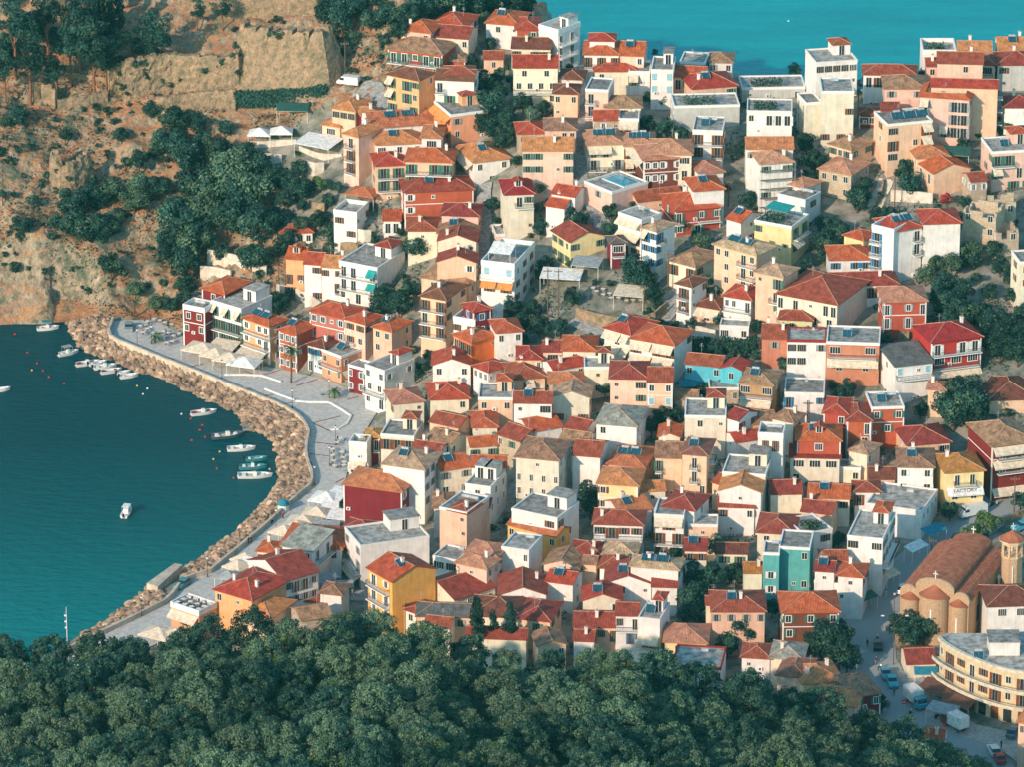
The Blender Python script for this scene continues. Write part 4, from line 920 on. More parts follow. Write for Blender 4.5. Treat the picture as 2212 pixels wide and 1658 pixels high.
WALLS=[(E_D,[(490,860),(600,860),(740,880),(830,935)],3.0,'w','pink-tinted whitewashed retaining wall with small arched niches'),
(E_D,[(425,975),(560,965),(700,985)],2.2,'w','low pale curved garden wall behind the red-roofed harbour house'),
(E_D,[(850,880),(900,960),(1000,980),(1020,990)],2.8,'w','pale wall on the right of the stepped alley'),
(E_D,[(1110,1120),(1250,1150),(1390,1210),(1500,1290)],2.3,'w','long whitewashed garden wall behind the salmon houses'),
(E_D,[(870,690),(980,690),(1080,700)],1.8,'s','stone terrace wall among the garden trees'),
(E_D,[(1040,230),(1150,260),(1270,290)],2.0,'s','upper stone terrace wall between two dark trees'),
(E_D,[(1430,390),(1490,400),(1545,410)],2.5,'s','short square stone wall above the small red-roofed hut'),
(E_D,[(1500,700),(1650,720),(1850,740)],1.6,'s','stone terrace wall above the white balcony block'),
(E_D,[(1820,640),(1900,660),(1960,640)],2.6,'w','curved white wall below the paved terrace'),
(E_F,[(-60,1350),(100,1400),(300,1440),(500,1440),(640,1400),(740,1300)],2.6,'s','curved rubble wall carrying the tavern terrace'),
(E_F,[(940,1500),(1060,1500),(1190,1530)],2.0,'w','white stepped wall left of the little arched shop'),
(E_F,[(1490,1530),(1560,1480),(1600,1400)],2.0,'w','white wall beside the vine-covered stairs'),
(E_F,[(1000,1590),(1300,1600),(1600,1620)],1.2,'s','low fenced parapet wall along the road above the hedge'),
(E_G,[(880,330),(930,240),(945,120)],1.2,'s','stone parapet on the left of the steep stairs'),
(E_G,[(1010,290),(1110,290),(1250,300),(1390,310)],2.4,'w','whitewashed wall below the peach gabled house'),
(E_G,[(940,1500),(1060,1530),(1180,1540)],1.8,'s','rough wall behind the parked car and fence'),
((600,0),[(590,1330),(800,1315),(1010,1290)],1.3,'w','white balustraded terrace wall below the two white canopies'),
((600,0),[(640,1490),(760,1475),(880,1455)],2.4,'w','whitewashed wall below the restaurant garden'),
((600,0),[(1040,1350),(1150,1400),(1260,1440),(1420,1400)],1.1,'w','white terrace wall in front of the large striped canopy'),
((600,0),[(1090,1570),(1180,1580),(1260,1540)],2.8,'w','tall pale wall corner above the garden trees'),
(E_H,[(640,350),(800,350),(970,358),(1060,385),(1150,415)],.6,'w','low white planter wall under the striped square'),
(E_H,[(1005,480),(1130,530),(1270,580)],.6,'w','slanting low white bench wall on the promenade'),
(E_H,[(1280,590),(1400,600),(1580,602)],.6,'w','straight low white bench wall with brick top'),
(E_H,[(1590,605),(1700,670),(1780,725),(1740,800),(1660,845),(1590,850)],.6,'w','hook-shaped low white bench wall on the promenade'),
((2536,1650),[(1050,1260),(1200,1240),(1440,1225)],2.2,'s','stone wall under the trees before the church'),
((2536,1650),[(2000,170),(2150,110),(2260,60)],1.2,'s','low stone wall beside the road behind the church')]
for o_,pts,h,k,lb in WALLS: wall([tp(o_,*p) for p in pts],h,STONE if k=='s' else (WHW if h>1 else MATS['white_trim']),.4,'retaining_wall',lb)
def tt(x,y): return (x*.29985,y*.29985)
for pts,h,bt,jg,lb,th in (([(880,700),(1000,680),(1130,650),(1250,630),(1310,645),(1480,655),(1700,660),(1718,600),(1735,530)],8.6,.8,.5,'tall castle bastion wall with a small dark doorway',1.5),
 ([(1130,815),(1180,830),(1300,800),(1450,785),(1600,775),(1700,765)],4.2,.5,.2,'lower curved castle wall wrapped under the bastion',.9),
 ([(1760,520),(1900,555),(2100,585),(2310,600),(2340,520)],12.0,5.0,1.2,'huge eroded castle rampart above the castle road',2.5),
 ([(1600,120),(1800,100),(2000,90),(2200,80),(2330,70)],4.5,.5,1.2,'ruined upper castle wall beyond the rampart',1.0),
 ([(245,720),(300,700),(410,765)],4.0,.3,1.0,'broken castle wall stub by the pines',.8),
 ([(415,775),(520,770),(640,765),(770,720)],2.6,.3,.8,'crenellated castle wall at the edge of the red earth terrace',.7),
 ([(400,1240),(410,1330),(450,1395),(520,1385),(640,1290)],7.0,1.2,1.5,'rounded pale bastion on the castle slope',1.2),
 ([(430,545),(600,560),(800,600)],1.2,.1,.3,'low wall across the red earth terrace under the pines',.5),
 ([(780,670),(840,650),(885,650)],6.5,.3,.8,'castle wall corner left of the bastion',.9),
 ([(1300,60),(1450,80),(1600,100)],2.8,.2,.9,'crumbling terrace wall behind the flat-topped pine',.6)):
    wall([tt(*p) for p in pts],h,STONE,th,'castle_wall',lb,batter=bt,jag=jg,base=-3)
# doorway in the bastion
p=gnd(*tt(1240,625)); q=MB(); q.box(-.55,.55,-.2,.3,0,2.0,DARK); q.tube((0,-.2,2.0),(0,.3,2.0),.55,DARK,12)
o=q.obj('doorway',bpy.data.objects['castle_wall'],loc=(p.x,p.y-1.3,p.z-.3))
# stairs
W=[gnd(*tp(E_G,*c)) for c in ((870,345),(905,250),(950,170),(975,95))]; path=resample([Vector((w.x,w.y)) for w in W],30); q=MB()
for i in range(30):
    a=path[i];c=path[i+1];d=(c-a).normalized();nn=Vector((-d.y,d.x))*1.6; z=gz(c.x,c.y)+.2; q.hexa([(*(a-nn),z-1.2),(*(a+nn),z-1.2),(*(c+nn),z-1.2),(*(c-nn),z-1.2)],[(*(a-nn),z),(*(a+nn),z),(*(c+nn),z),(*(c-nn),z)],WHW)
tag(q.obj('stone_stairs'),'steep pale stone stairs climbing between walls','stairs')
# castle cottage roof among the pines
# ------------------------------------------------------------------ canopies, umbrellas
CNT=dict(w=WHTC,c=CREAM,g=GREY,n=GRNC,b=BRNC,u=BLUC,o=ORNG,r=REDC,t=roofm('t'))
CN=dict(w='white',c='cream',g='grey',n='dark green',b='brown',u='blue',o='orange',r='red',t='terracotta tiled')
CANO=[(E_H,450,60,8,6,'c','p',25),(E_H,560,110,5.5,5,'c','p',25),(E_H,690,150,6.5,5,'c','p',20),(E_H,820,190,6.5,5,'w','p',20),(E_H,880,120,6.5,5,'c','s',25),(E_H,640,40,6,4,'c','s',25),
(E_H,1560,1410,6,5.5,'w','p',20),(E_H,1660,1390,4,5,'w','s',30),(E_H,1470,1545,5.5,4,'c','p',15),(E_H,1350,1620,6.5,5,'c','p',15),(E_H,1590,1490,3.5,2,'w','s',0),(E_H,1710,1580,6,4,'w','s',15),(E_H,1930,1600,7,3.5,'w','s',5),
((500,1650),1290,150,6,5,'c','p',25),((500,1650),1180,190,5,4.5,'c','p',30),((500,1650),1560,150,5,3,'g','s',5),((500,1650),830,440,4.5,4.5,'c','p',40),((500,1650),760,505,4.5,4.5,'c','p',40),((500,1650),670,595,4.5,3.5,'g','p',20),((500,1650),880,480,4,2,'w','s',30),
((500,1650),50,1110,6.5,5,'c','p',30),((500,1650),220,1120,7,4,'c','p',25),((500,1650),1560,620,5,2.5,'g','s',-35),((500,1650),1660,690,6,2.2,'g','s',-10),
(E_F,430,1080,6.5,5,'c','s',15),(E_E,1970,815,6,4.5,'g','s',15),(E_E,1740,925,8.5,5,'w','s',10),(E_D,1900,175,7,5.5,'t','p',25),((600,0),680,1165,5,4,'w','p',5),((600,0),875,1150,5,4,'w','p',0),((600,0),1210,1250,9,6.5,'w','s',30),((600,0),980,945,7,4,'n','s',5),
((2536,0),1600,1340,6,4,'n','s',10),((1900,1650),580,1330,6,5,'c','s',20),((2536,1900),1470,930,8,5,'b','s',30),((2536,1900),1620,1040,6,4,'b','s',30),((2536,1900),1480,1110,5.5,3,'g','s',30),((2536,1650),1330,1465,4.3,2.2,'u','s',0),((2536,1650),1400,190,5,2.5,'u','s',-42),((2536,1650),1240,340,5,2.2,'w','s',-48),((2536,1650),800,790,4,2,'n','s',-40),((2536,1650),1010,590,4,1.8,'c','s',-45),
((1900,1100),1000,390,6,2.5,'u','s',-5),((500,550),400,1165,3.2,2.6,'r','p',20),((2536,0),530,765,4.5,2.5,'w','s',10),((1200,1100),1500,415,4,1.5,'c','s',0)]
CANS=[]
for o_,x,y,w,d,k,ty,yw in CANO:
    hh=2.9; p=gnd(*tp(o_,x,y),h=hh+.5); t=thing('canopy' if ty=='s' else 'umbrella_canopy',(p.x,p.y,p.z-hh-.5),-R(yw)); q=MB(); m=CNT[k]
    if ty=='p':
        c=[(-w/2,-d/2,hh-.25),(w/2,-d/2,hh-.25),(w/2,d/2,hh-.25),(-w/2,d/2,hh-.25)]; ap=(0,0,hh+1.0)
        for i in range(4): q.face([c[i],c[(i+1)%4],ap],m,[(0,0),(w,0),(w/2,d/2)]); e=[(*c[i][:2],hh-.5),(*c[(i+1)%4][:2],hh-.5)]; q.face([e[0],e[1],c[(i+1)%4],c[i]],m)
        q.face([(a,b_,z-.04) for a,b_,z in c][::-1],m)
    else: q.slab([(-w/2,-d/2,hh-.2),(w/2,-d/2,hh-.2),(w/2,d/2,hh+.45),(-w/2,d/2,hh+.45)],.06,m,[(0,0),(w,0),(w,d),(0,d)])
    q.obj('canopy_cloth',t); q=MB()
    for sx in(-1,1):
        for sy in (-1,1): q.tube((sx*(w/2-.15),sy*(d/2-.15),-.6),(sx*(w/2-.15),sy*(d/2-.15),hh-.3+(.6 if sy>0 and ty=='s' else 0)),.05,TRIM,5)
    for sy in(-1,1):
        z_=hh-.3+(.6 if sy>0 and ty=='s' else 0); q.box(-w/2+.1,w/2-.1,sy*(d/2-.15)-.04,sy*(d/2-.15)+.04,z_-.05,z_+.03,TRIM)
    for sx in(-1,1):
        x_=sx*(w/2-.15); z1,z2=hh-.3,hh-.3+(.6 if ty=='s' else 0); q.tube((x_,-d/2+.12,z1),(x_,d/2-.12,z2),.04,TRIM,4)
    q.obj('frame',t); CANS.append((t,f"{CN[k]} {'pyramid' if ty=='p' else 'flat'} {'large ' if w>5.5 else 'small '}canopy on posts",*tp(o_,x,y),'canopy'))
# ------------------------------------------------------------------ trees
def crownmesh(kind,seed,R0=3.5,flat=.8,blobs=24,per=110,leaf=.26,mats=('dark','mid','dark','olive'),w=(4,3,2,1),br=(.25,.42)):
    rr=random.Random(seed); b=MB(); B=[]
    for k in range(blobs):
        while True:
            q=Vector((rr.uniform(-1,1),rr.uniform(-1,1),rr.uniform(-.85,1)))
            if (.35 if blobs<60 else .6)<q.length<(.95 if blobs<60 else 1.05): break
        if kind=='cypress': q=Vector((q.x*.55,q.y*.55,q.z*3.2)); q.x*=1-abs(q.z/3.2)**2*.75; q.y*=1-abs(q.z/3.2)**2*.75; r=R0*.3
        elif kind=='pine': q=Vector((q.x,q.y,q.z*1.1+.2)); r=R0*rr.uniform(.22,.34)
        else: q.z*=flat; r=R0*rr.uniform(*br)
        B.append((q*R0*.78,r))
    L=[LEAF[m] for m in mats]
    for c,r in B:
        m0=rr.choices(L,w[:len(L)])[0]
        for _ in range(per):
            n=Vector((rr.gauss(0,1),rr.gauss(0,1),rr.gauss(0,1)+.25)).normalized(); p=c+Vector((n.x,n.y,n.z*.85))*r*rr.uniform(.72,1.08)
            leafquad(b,p,rr,leaf,m0 if rr.random()<.85 else rr.choice(L),n)
    return b.mesh('crown')
BARK=mat('bark',(.14,.09,.06),var=.2)
def trunkmesh(h,r,top,seed,pale=False):
    rr=random.Random(seed); b=MB(); m=mat('bark_red',(.26,.11,.06)) if pale else BARK
    b.tube((0,0,-1.5),(.1,0,h*.5),r,m,8,r*.8); b.tube((.1,0,h*.5),(0,.1,h),r*.8,m,8,r*.55)
    for k in range(5):
        a=k*1.26+rr.random(); b.tube((0,.05,h*rr.uniform(.55,.95)),(math.cos(a)*top*.6,math.sin(a)*top*.6,h+top*rr.uniform(.3,.9)),r*.4,m,5,r*.12)
    return b.mesh('trunk')
KIND={'d':dict(me=[crownmesh('r',i,3.5,.85,26,120,.24) for i in range(4)],th=3.0,nm='leafy_tree',ds='dark green round tree',cat='tree'),
'o':dict(me=[crownmesh('r',10+i,3.5,.75,26,120,.22,('olive','sage','mid','dark'),(4,2,2,1)) for i in range(3)],th=2.8,nm='olive_tree',ds='grey-green olive tree',cat='tree'),
'p':dict(me=[crownmesh('pine',20+i,3.5,1,22,130,.2,('dark','mid','dark'),(3,3,2)) for i in range(3)],th=6.5,nm='pine_tree',ds='tall pine tree with bare trunk',cat='tree'),
'c':dict(me=[crownmesh('cypress',30+i,1.9,1,34,90,.17,('dark','mid','dark'),(4,2,2)) for i in range(2)],th=3.6,nm='cypress_tree',ds='slim dark cypress tree',cat='tree'),
'b':dict(me=[crownmesh('r',40+i,1.4,.8,12,80,.14,('dark','mid','olive'),(3,2,2)) for i in range(4)],th=.9,nm='shrub',ds='round green shrub',cat='shrub'),
'l':dict(me=[crownmesh('r',50+i,3.0,.8,22,110,.22,('lime','mid','olive'),(4,2,2)) for i in range(2)],th=2.6,nm='leafy_tree',ds='bright green leafy tree',cat='tree'),
'f':dict(me=[crownmesh('r',60+i,1.6,.8,12,90,.15,('flower','flower','mid'),(4,2,1)) for i in range(2)],th=.9,nm='flowering_shrub',ds='red flowering shrub beside a garden wall',cat='shrub')}
BASE={'d':3.5,'o':3.5,'p':3.5,'c':1.9,'b':1.4,'l':3.0,'f':1.6}
for k,v in KIND.items(): v['tr']=trunkmesh(v['th'],.12 if k in'bf' else .26,BASE[k]*.8,ord(k),k=='p')
TREES=[]
def tree(k,px,py,rpx,rs,G=None):
    v=KIND[k]; R0=BASE[k]; d0=1120; rpx*=(1.32 if px<760 else 1.2) if k in 'dol' and rpx>11 else 1.25 if k=='p' else 1; s=rpx/(F0/d0)/R0*1.12
    hc=(v['th']+R0*(.35 if k!='c' else 1.6))*s; p=gnd(px,py,hc,G); 
    t=thing(v['nm'],(p.x,p.y,p.z-hc)); 
    c=link('crown',rs.choice(v['me']),t,(0,0,(v['th']+R0*.35)*s if k!='c' else (v['th']+R0*1.6)*s),rs.random()*6.28,(s*rs.uniform(.92,1.1),s*rs.uniform(.92,1.1),s*rs.uniform(.9,1.1)))
    link('trunk',v['tr'],t,(0,0,0),rs.random()*6,(s,s,s)); TREES.append((t,v['ds'],px,py,v['cat'],rpx)); return t
rs=random.Random(11)
TT="""p 30 60 42;p 62 120 38;p 10 150 30;p 100 30 36;p 170 45 44;p 202 105 42;p 150 95 34;p 120 150 26;p 228 130 26;c 215 20 24;c 240 25 26;c 258 18 24;p 320 60 30;p 350 72 32;p 330 100 22;p 425 22 18;p 480 18 19;d 300 100 18;b 262 128 14
d 330 235 17;b 348 255 12;d 40 250 20;d 15 262 14;d 262 290 15;d 140 288 14;d 380 258 26;d 365 300 30;d 400 335 30;d 428 270 18;d 470 320 24;d 486 272 17;d 440 300 18;b 412 205 12;b 300 200 7;b 312 192 6;b 450 215 10;b 490 203 14;b 472 222 10;b 205 230 12;b 232 240 13;b 250 262 12;b 210 260 9;b 285 245 9;b 180 235 8
o 500 360 42;o 535 405 44;o 475 395 38;d 420 395 34;o 440 450 38;d 500 460 34;d 390 470 36;o 420 520 38;d 368 535 28;d 402 565 30;d 395 612 18;d 372 510 26;d 160 430 28;d 205 412 27;o 240 402 24;d 140 478 24;d 188 485 32;d 222 492 26;o 290 430 27;o 300 395 24;d 342 398 24;b 70 432 16;d 48 482 20;b 30 420 8;b 110 512 12;b 40 512 12;d 240 568 22;b 262 590 15;o 292 622 18;b 32 575 15;b 190 628 10;b 150 420 10;o 335 652 18;d 368 655 16;d 398 640 15;b 350 612 11;b 100 380 12;b 70 340 9;b 60 290 9;b 0 330 18;b 35 325 16;b 62 318 16;b 10 300 12;b 20 350 16;b 88 395 12;b 120 410 11;b 5 420 14;d 300 345 20;b 330 330 14;b 352 345 12;b 270 350 14;b 232 330 10
d 560 480 38;d 540 455 24;d 592 478 22;d 600 378 21;d 625 395 18;d 645 362 18;d 652 402 24;l 690 395 14;d 615 430 17;b 640 330 8;d 690 470 17;d 718 500 20;d 742 490 12;b 597 500 14;b 612 545 12;d 622 512 18;b 560 592 12;b 584 585 12;d 576 560 13;d 648 607 11;b 660 640 12;d 838 560 12;d 897 528 26;b 872 598 12;d 828 642 26;d 862 655 24;d 815 668 18;d 884 622 18;d 600 652 20;d 620 640 12;b 700 430 10;b 578 520 12
d 1040 180 26;d 1060 215 28;d 1082 195 20;d 1050 258 24;d 1098 250 22;d 1130 218 20;o 1148 245 16;d 1172 230 15;d 1088 300 20;d 1110 285 12;d 1060 92 12;d 1112 78 15;d 1022 132 16;d 1078 160 14;b 1230 240 9;b 1245 250 6;d 1105 170 12
d 700 22 24;d 738 42 28;d 770 12 22;d 800 40 24;d 860 62 20;d 842 30 26;d 880 25 26;d 905 5 28;d 945 2 32;d 985 -5 34;d 1025 0 34;d 1062 -2 32;d 1100 2 32;d 1135 8 26;d 830 85 14;o 760 80 18;b 735 110 12;b 755 150 10;b 720 70 12;d 960 22 18
b 1415 112 10;d 1402 208 12;d 1432 212 14;d 1462 215 12;b 1485 205 8;d 1400 268 18;d 1440 272 22;d 1470 290 16;d 1420 300 14;d 1742 308 20;d 1762 345 22;d 1748 382 18;d 1745 420 14;b 1692 190 9;d 1716 148 15;d 1722 165 12;d 2005 128 15;d 1998 158 13;b 1662 195 14;d 1603 322 14;b 1585 340 9;d 1870 398 17;d 1852 428 22;b 1902 420 8;d 1955 360 17;d 1962 392 24;d 1940 372 10;d 2080 308 14;b 2112 292 9;b 2070 335 9;b 2005 330 8;d 1893 462 18;d 1915 458 16
b 1422 402 12;d 1320 456 16;d 1317 490 15;o 1168 403 18;d 1247 472 26;d 1168 492 17;b 1072 478 13;b 1090 490 9;d 1064 440 13;d 866 500 11;b 810 515 12;b 845 518 13;b 1145 508 8
d 1108 660 22;d 1136 688 20;d 1165 700 20;d 1150 668 18;d 1210 705 18;d 1190 715 14;d 1180 571 18;d 1168 592 13;d 1235 638 17;b 1136 732 12;b 1060 640 10;d 1375 582 34;d 1400 605 20;d 1413 632 20;b 1285 610 8;b 1318 610 9;o 1514 520 20;b 1500 508 12;o 1545 600 18;d 1615 428 18;b 1622 450 12;d 1742 565 12;d 1738 590 14;d 1775 480 16;d 1782 512 18;b 1554 690 15;b 1580 682 14;b 1608 684 14;d 1632 705 14;b 1640 690 9;b 1430 700 14;b 1460 702 12
d 1798 485 20;d 1780 520 20;d 1818 500 18;d 1802 540 20;d 1782 552 14;d 1840 520 13;d 1855 422 22;f 2046 430 16;d 2070 466 14;o 2025 570 20;o 2000 590 20;o 2056 568 22;o 2092 542 22;d 2147 537 18;d 2042 612 24;d 2055 655 26;d 2030 638 22;d 2080 632 24;d 2092 672 26;d 2137 695 24;d 2172 702 24;d 2161 572 18;d 2185 598 18;d 2190 635 18;d 2161 740 28;d 2135 735 22;d 2200 752 26;d 2190 480 10;b 2110 600 14;b 2140 620 12;d 2055 690 18;b 2128 665 14
d 2060 880 34;d 2092 865 38;d 2075 838 30;d 2105 895 24;d 1832 838 17;d 1815 852 15;d 1696 785 15;b 2010 878 14;d 1988 885 14;b 2176 892 12;d 2052 1100 18;d 2205 1078 16;d 1558 820 16;d 1520 838 15;b 1538 845 10;d 1430 900 19;d 1408 918 18;d 1458 892 14;d 1402 882 11;b 1470 905 10;b 1634 890 14;b 1610 900 12;d 1482 1040 15;d 1272 1068 23;d 1275 1095 18;d 1262 1045 14;b 1745 1048 8;b 1760 1050 8
d 905 790 10;b 893 755 11;d 926 765 12;d 900 810 10;d 920 792 10;b 1505 745 16;b 1530 752 15;b 1555 758 15;b 1580 760 15;b 1605 762 15;b 1630 765 14;b 1520 765 12;b 1550 772 12;b 1490 752 12
o 1550 1180 23;d 1570 1205 20;d 1460 1190 14;d 1500 1245 26;d 1542 1245 24;d 1590 1240 18;d 1500 1285 28;d 1515 1322 20;d 1485 1322 16;d 1620 1250 15;d 1592 1362 30;d 1618 1375 20;d 1572 1392 20;d 1668 1312 15;d 1775 1385 34;d 1812 1395 34;d 1795 1360 24;d 1830 1420 22;d 1965 1350 24;d 1998 1350 26;d 2012 1312 19;d 1985 1325 18;d 1792 1172 13;l 2135 1128 22;l 2100 1150 20;b 2120 1160 12;d 1905 1520 14;b 1460 1415 10;b 1480 1330 10
d 1945 1348 24;d 1985 1305 22;d 2012 1348 22;d 1970 1372 20
c 1032 1352 24;c 1064 1366 18;c 1100 1358 20"""
for ln in TT.split('\n'):
    for e in ln.split(';'):
        a=e.split()
        if a: tree(a[0],float(a[1]),float(a[2]),float(a[3]),rs)
# rampart and slope scrub
for (x0,x1,y0,y1,nn,a_,b_) in ((330,560,300,560,20,16,34),(130,260,400,500,14,14,26),(540,740,370,545,16,12,22),(700,1150,-10,70,22,16,28),(0,260,-20,110,12,24,34),(1020,1120,160,300,14,12,20),(560,760,540,660,8,9,14),(2000,2210,560,760,13,14,24)):
    for _ in range(nn): tree(rs.choice('ddo') if x0<2000 else 'd',rs.uniform(x0,x1),rs.uniform(y0,y1),rs.uniform(a_,b_)/1.3,rs)
for (x0,x1,y0,y1,nn) in ((505,690,20,70,8),(240,500,205,300,14),(0,380,250,620,56),(410,660,380,560,10),(700,830,60,190,14)):
    for _ in range(nn): tree('b',rs.uniform(x0,x1),rs.uniform(y0,y1),rs.uniform(3.5,9),rs)
FP=[(hh['loc'].x,hh['loc'].y,max(hh['w'],hh['d'])*.5+.3,min(hh['w'],hh['d'])*.5) for hh in HOUSES]
TOWN=[at(*c).xy for c in ((840,330,34),(1050,110,42),(1700,200,41),(2212,170,44),(2212,960,16),(1950,1010,16),(1800,1350,9),(1500,1400,9),(1000,1350,6),(900,1000,6),(850,700,15),(720,560,15))]
cc=0; tr_=0
while cc<62 and tr_<6000:
    tr_+=1; x=rs.uniform(-70,112); y=rs.uniform(-190,85)
    if not inpoly(np.array([x]),np.array([y]),TOWN)[0]: continue
    if any(math.hypot(x-a,y-c)<r_*.93+.4 for a,c,r_,m_ in FP): continue
    v=Vector((x,y,gz(x,y)+2.5))-CAM; zz=v.dot(FW); tree(rs.choice('ddddobbl'),1106+F0*v.x/zz,829-F0*v.dot(UP)/zz,rs.uniform(8,14),rs); cc+=1
print('gap trees',cc)
for path,g,h in WPATH:
    if h<6: continue
    for _ in range(int(len(path)*.9)):
        i=rs.randrange(len(path)); f=rs.random()**.5; bt=4.0 if h>12 else .8; q=path[i]; t=thing('shrub',(q.x+rs.uniform(-.5,.5),q.y-(.8 if h<12 else 1.25)-bt*(1-f),g[i]+f*h-.5)); s_=rs.uniform(.25,.75)*(1.5 if f>.85 else 1)
        link('crown',rs.choice(KIND['b']['me']),t,(0,0,.4),rs.random()*6,(s_*1.2,s_,s_)); link('trunk',KIND['b']['tr'],t,(0,0,-.1),0,.3); tag(t,'small green shrub rooted in the face of the castle walls','shrub','shrubs growing on the castle walls')
def hedge(pts,h,w,label):
    W=[gnd(*p).xy for p in pts]; path=resample(W,40); b=MB(); L_=sum((c-a).length for a,c in zip(path[:-1],path[1:]))
    for _ in range(int(L_*h*60)):
        u=rs.random()*39.9; i=int(u); p=path[i].lerp(path[i+1],u-i); d=(path[i+1]-path[i]).normalized(); nn=Vector((-d.y,d.x)); t=rs.random(); sd=rs.uniform(-.5,.5)*w
        leafquad(b,Vector((p.x+nn.x*sd,p.y+nn.y*sd,gz(p.x,p.y)+t*h+rs.uniform(-.2,.3))),rs,.28,rs.choice([LEAF['dark'],LEAF['mid'],LEAF['dark']]),Vector((-.3,-1,.4)))
    tag(b.obj('hedge'),label,'hedge')
hedge([tp((600,0),*c) for c in ((450,960),(700,960),(1000,935),(1290,900))],3.6,1.6,'long dark ivy hedge hanging below the castle road')
hedge([tp(E_F,*c) for c in ((950,1640),(1200,1640),(1560,1650))],2.6,2.2,'dark green hedge above the turquoise house')
# ------------------------------------------------------------------ olive grove on the near hill
SIL=[(-60,1385),(100,1392),(200,1395),(331,1372),(427,1358),(535,1343),(643,1341),(835,1341),(940,1353),(1007,1378),(1132,1396),(1204,1400),(1356,1403),(1428,1432),(1476,1446),(1560,1462),(1668,1466),(1704,1484),(1754,1502),(1850,1530),(1898,1546),(1994,1568),(2030,1608),(2078,1620),(2137,1644),(2173,1656),(2290,1700)]
YC=-222.0
sil=[at(a,b,0) for a,b in SIL]
sxs=[];szs=[]
for a,b_ in SIL:
    d=ray(a,b_); t=(YC-CAM.y)/d.y; p=CAM+d*t; sxs.append(p.x); szs.append(p.z-5.2)
def grove_z(x,y):
    zc=float(np.interp(x,sxs,szs)); 
    if y>YC: return zc-(y-YC)*.75
    return zc+(YC-y)*.10+1.5*noise.noise(Vector((x*.05,y*.05,0)))*min(1,(YC-y)/12)
vs=[];fs=[];NX=84;ys=[YC+60,YC+40,YC+20,YC+8,YC]+[YC-6*k for k in range(1,22)]
for y in ys:
    for i in range(NX+1):
        x=-135+270*i/NX; vs.append((x,y,grove_z(x,y)))
for j in range(len(ys)-1):
    for i in range(NX): a=j*(NX+1)+i; fs.append((a,a+1,a+NX+2,a+NX+1))
me=bpy.data.meshes.new('grove_hill'); me.from_pydata(vs,[],[f[::-1] for f in fs]); me.materials.append(mat('grove_soil',(.06,.06,.035),var=.3,scale=.3)); me.update(); tag(link('grove_hill',me),kind='structure')
GM=[crownmesh('r',100+i,4.2,.8,84,100,.155,('sage','olive','sage','mid') if i<3 else ('olive','sage','lime','mid'),(5,3,2,1),(.13,.24)) for i in range(5)]
GD=[crownmesh('r',120+i,4.2,.85,84,100,.155,('mid','dark','olive','mid'),(4,2,2,1),(.13,.24)) for i in range(2)]
GT=trunkmesh(2.2,.3,3.2,9)
rg=random.Random(5); cnt=0; y=YC-1
rows=[]
while y>YC-74:
    x=-122+rg.uniform(0,5)
    while x<122:
        rows.append((x+rg.uniform(-1.6,1.6),y+rg.uniform(-1.5,1.5))); x+=6.9
    y-=6.3
vis=[]
for x,y in rows:
    z=grove_z(x,y); v=Vector((x,y,z+5))-CAM; zz=v.dot(FW); px=1106+F0*v.x/zz; py=829-F0*v.dot(UP)/zz
    if -60<px<2270 and py<1720: vis.append((x,y,z,px,py))
print('GROVE',len(vis)); vis=vis[:299]; GROVE=[]
for x,y,z,px,py in vis:
    t=thing('olive_tree',(x,y,z)); s=rg.uniform(.72,1.22)
    link('crown',(GM[4] if rg.random()<.07 else rg.choice(GM[:4])) if noise.noise(Vector((x*.035,y*.06,7)))<.10 and (y<YC-9 or rg.random()<.35) else rg.choice(GD),t,(0,0,3.2*s),rg.random()*6.28,(s,s,s*rg.uniform(.85,1.15))); link('trunk',GT,t,(0,0,0),0,(s,s,s))
    tag(t,'grey-green olive tree in the dense grove on the near hill','tree','olive trees of the near hillside grove')
b=MB()
for _ in range(9000):
    x=rg.uniform(-125,125); y=rg.uniform(YC-80,YC+3); leafquad(b,Vector((x,y,grove_z(x,y)+rg.uniform(0,1.2))),rg,.35,rg.choice([LEAF['dark'],LEAF['mid']]))
tag(b.obj('undergrowth'),'dark undergrowth beneath the olive trees','undergrowth',kind='stuff')
# low weeds and rubble greenery between houses
onroad=np.zeros(Z.shape,bool)
for W_,r_ in ROADP: onroad|=dpoly(XX,YY,W_)<r_+.5
b=MB(); c=0
while c<60000:
    x=rg.uniform(-118,118); y=rg.uniform(-150,95)
    i=int((x-GX0)/ST);j=int((y-GY0)/ST)
    if pav[j,i] or sea[j,i] or Z[j,i]<2 or y>np.interp(x,cx,cy)+3: c+=1; continue
    k=noise.noise(Vector((x*.09,y*.09,3)))
    if k<(-.12 if hill[j,i] else .12) or onroad[j,i]: c+=1; continue
    for _ in range(3):
        q=Vector((x+rg.gauss(0,.5),y+rg.gauss(0,.5),0)); q.z=samp(Z,q.x,q.y)+rg.uniform(0,.55); leafquad(b,q,rg,.26,rg.choice([LEAF['dark'],LEAF['mid'],LEAF['dark'],LEAF['dry']] if hill[j,i] else [LEAF['dark'],LEAF['mid'],LEAF['mid']]))
    c+=1
tag(b.obj('ground_scrub'),'low dry scrub and weeds on open ground','scrub',kind='stuff')
SUN_AZ,SUN_EL,SUN_E,SKY_E,EXPO=38,23,3.0,.15,0.70
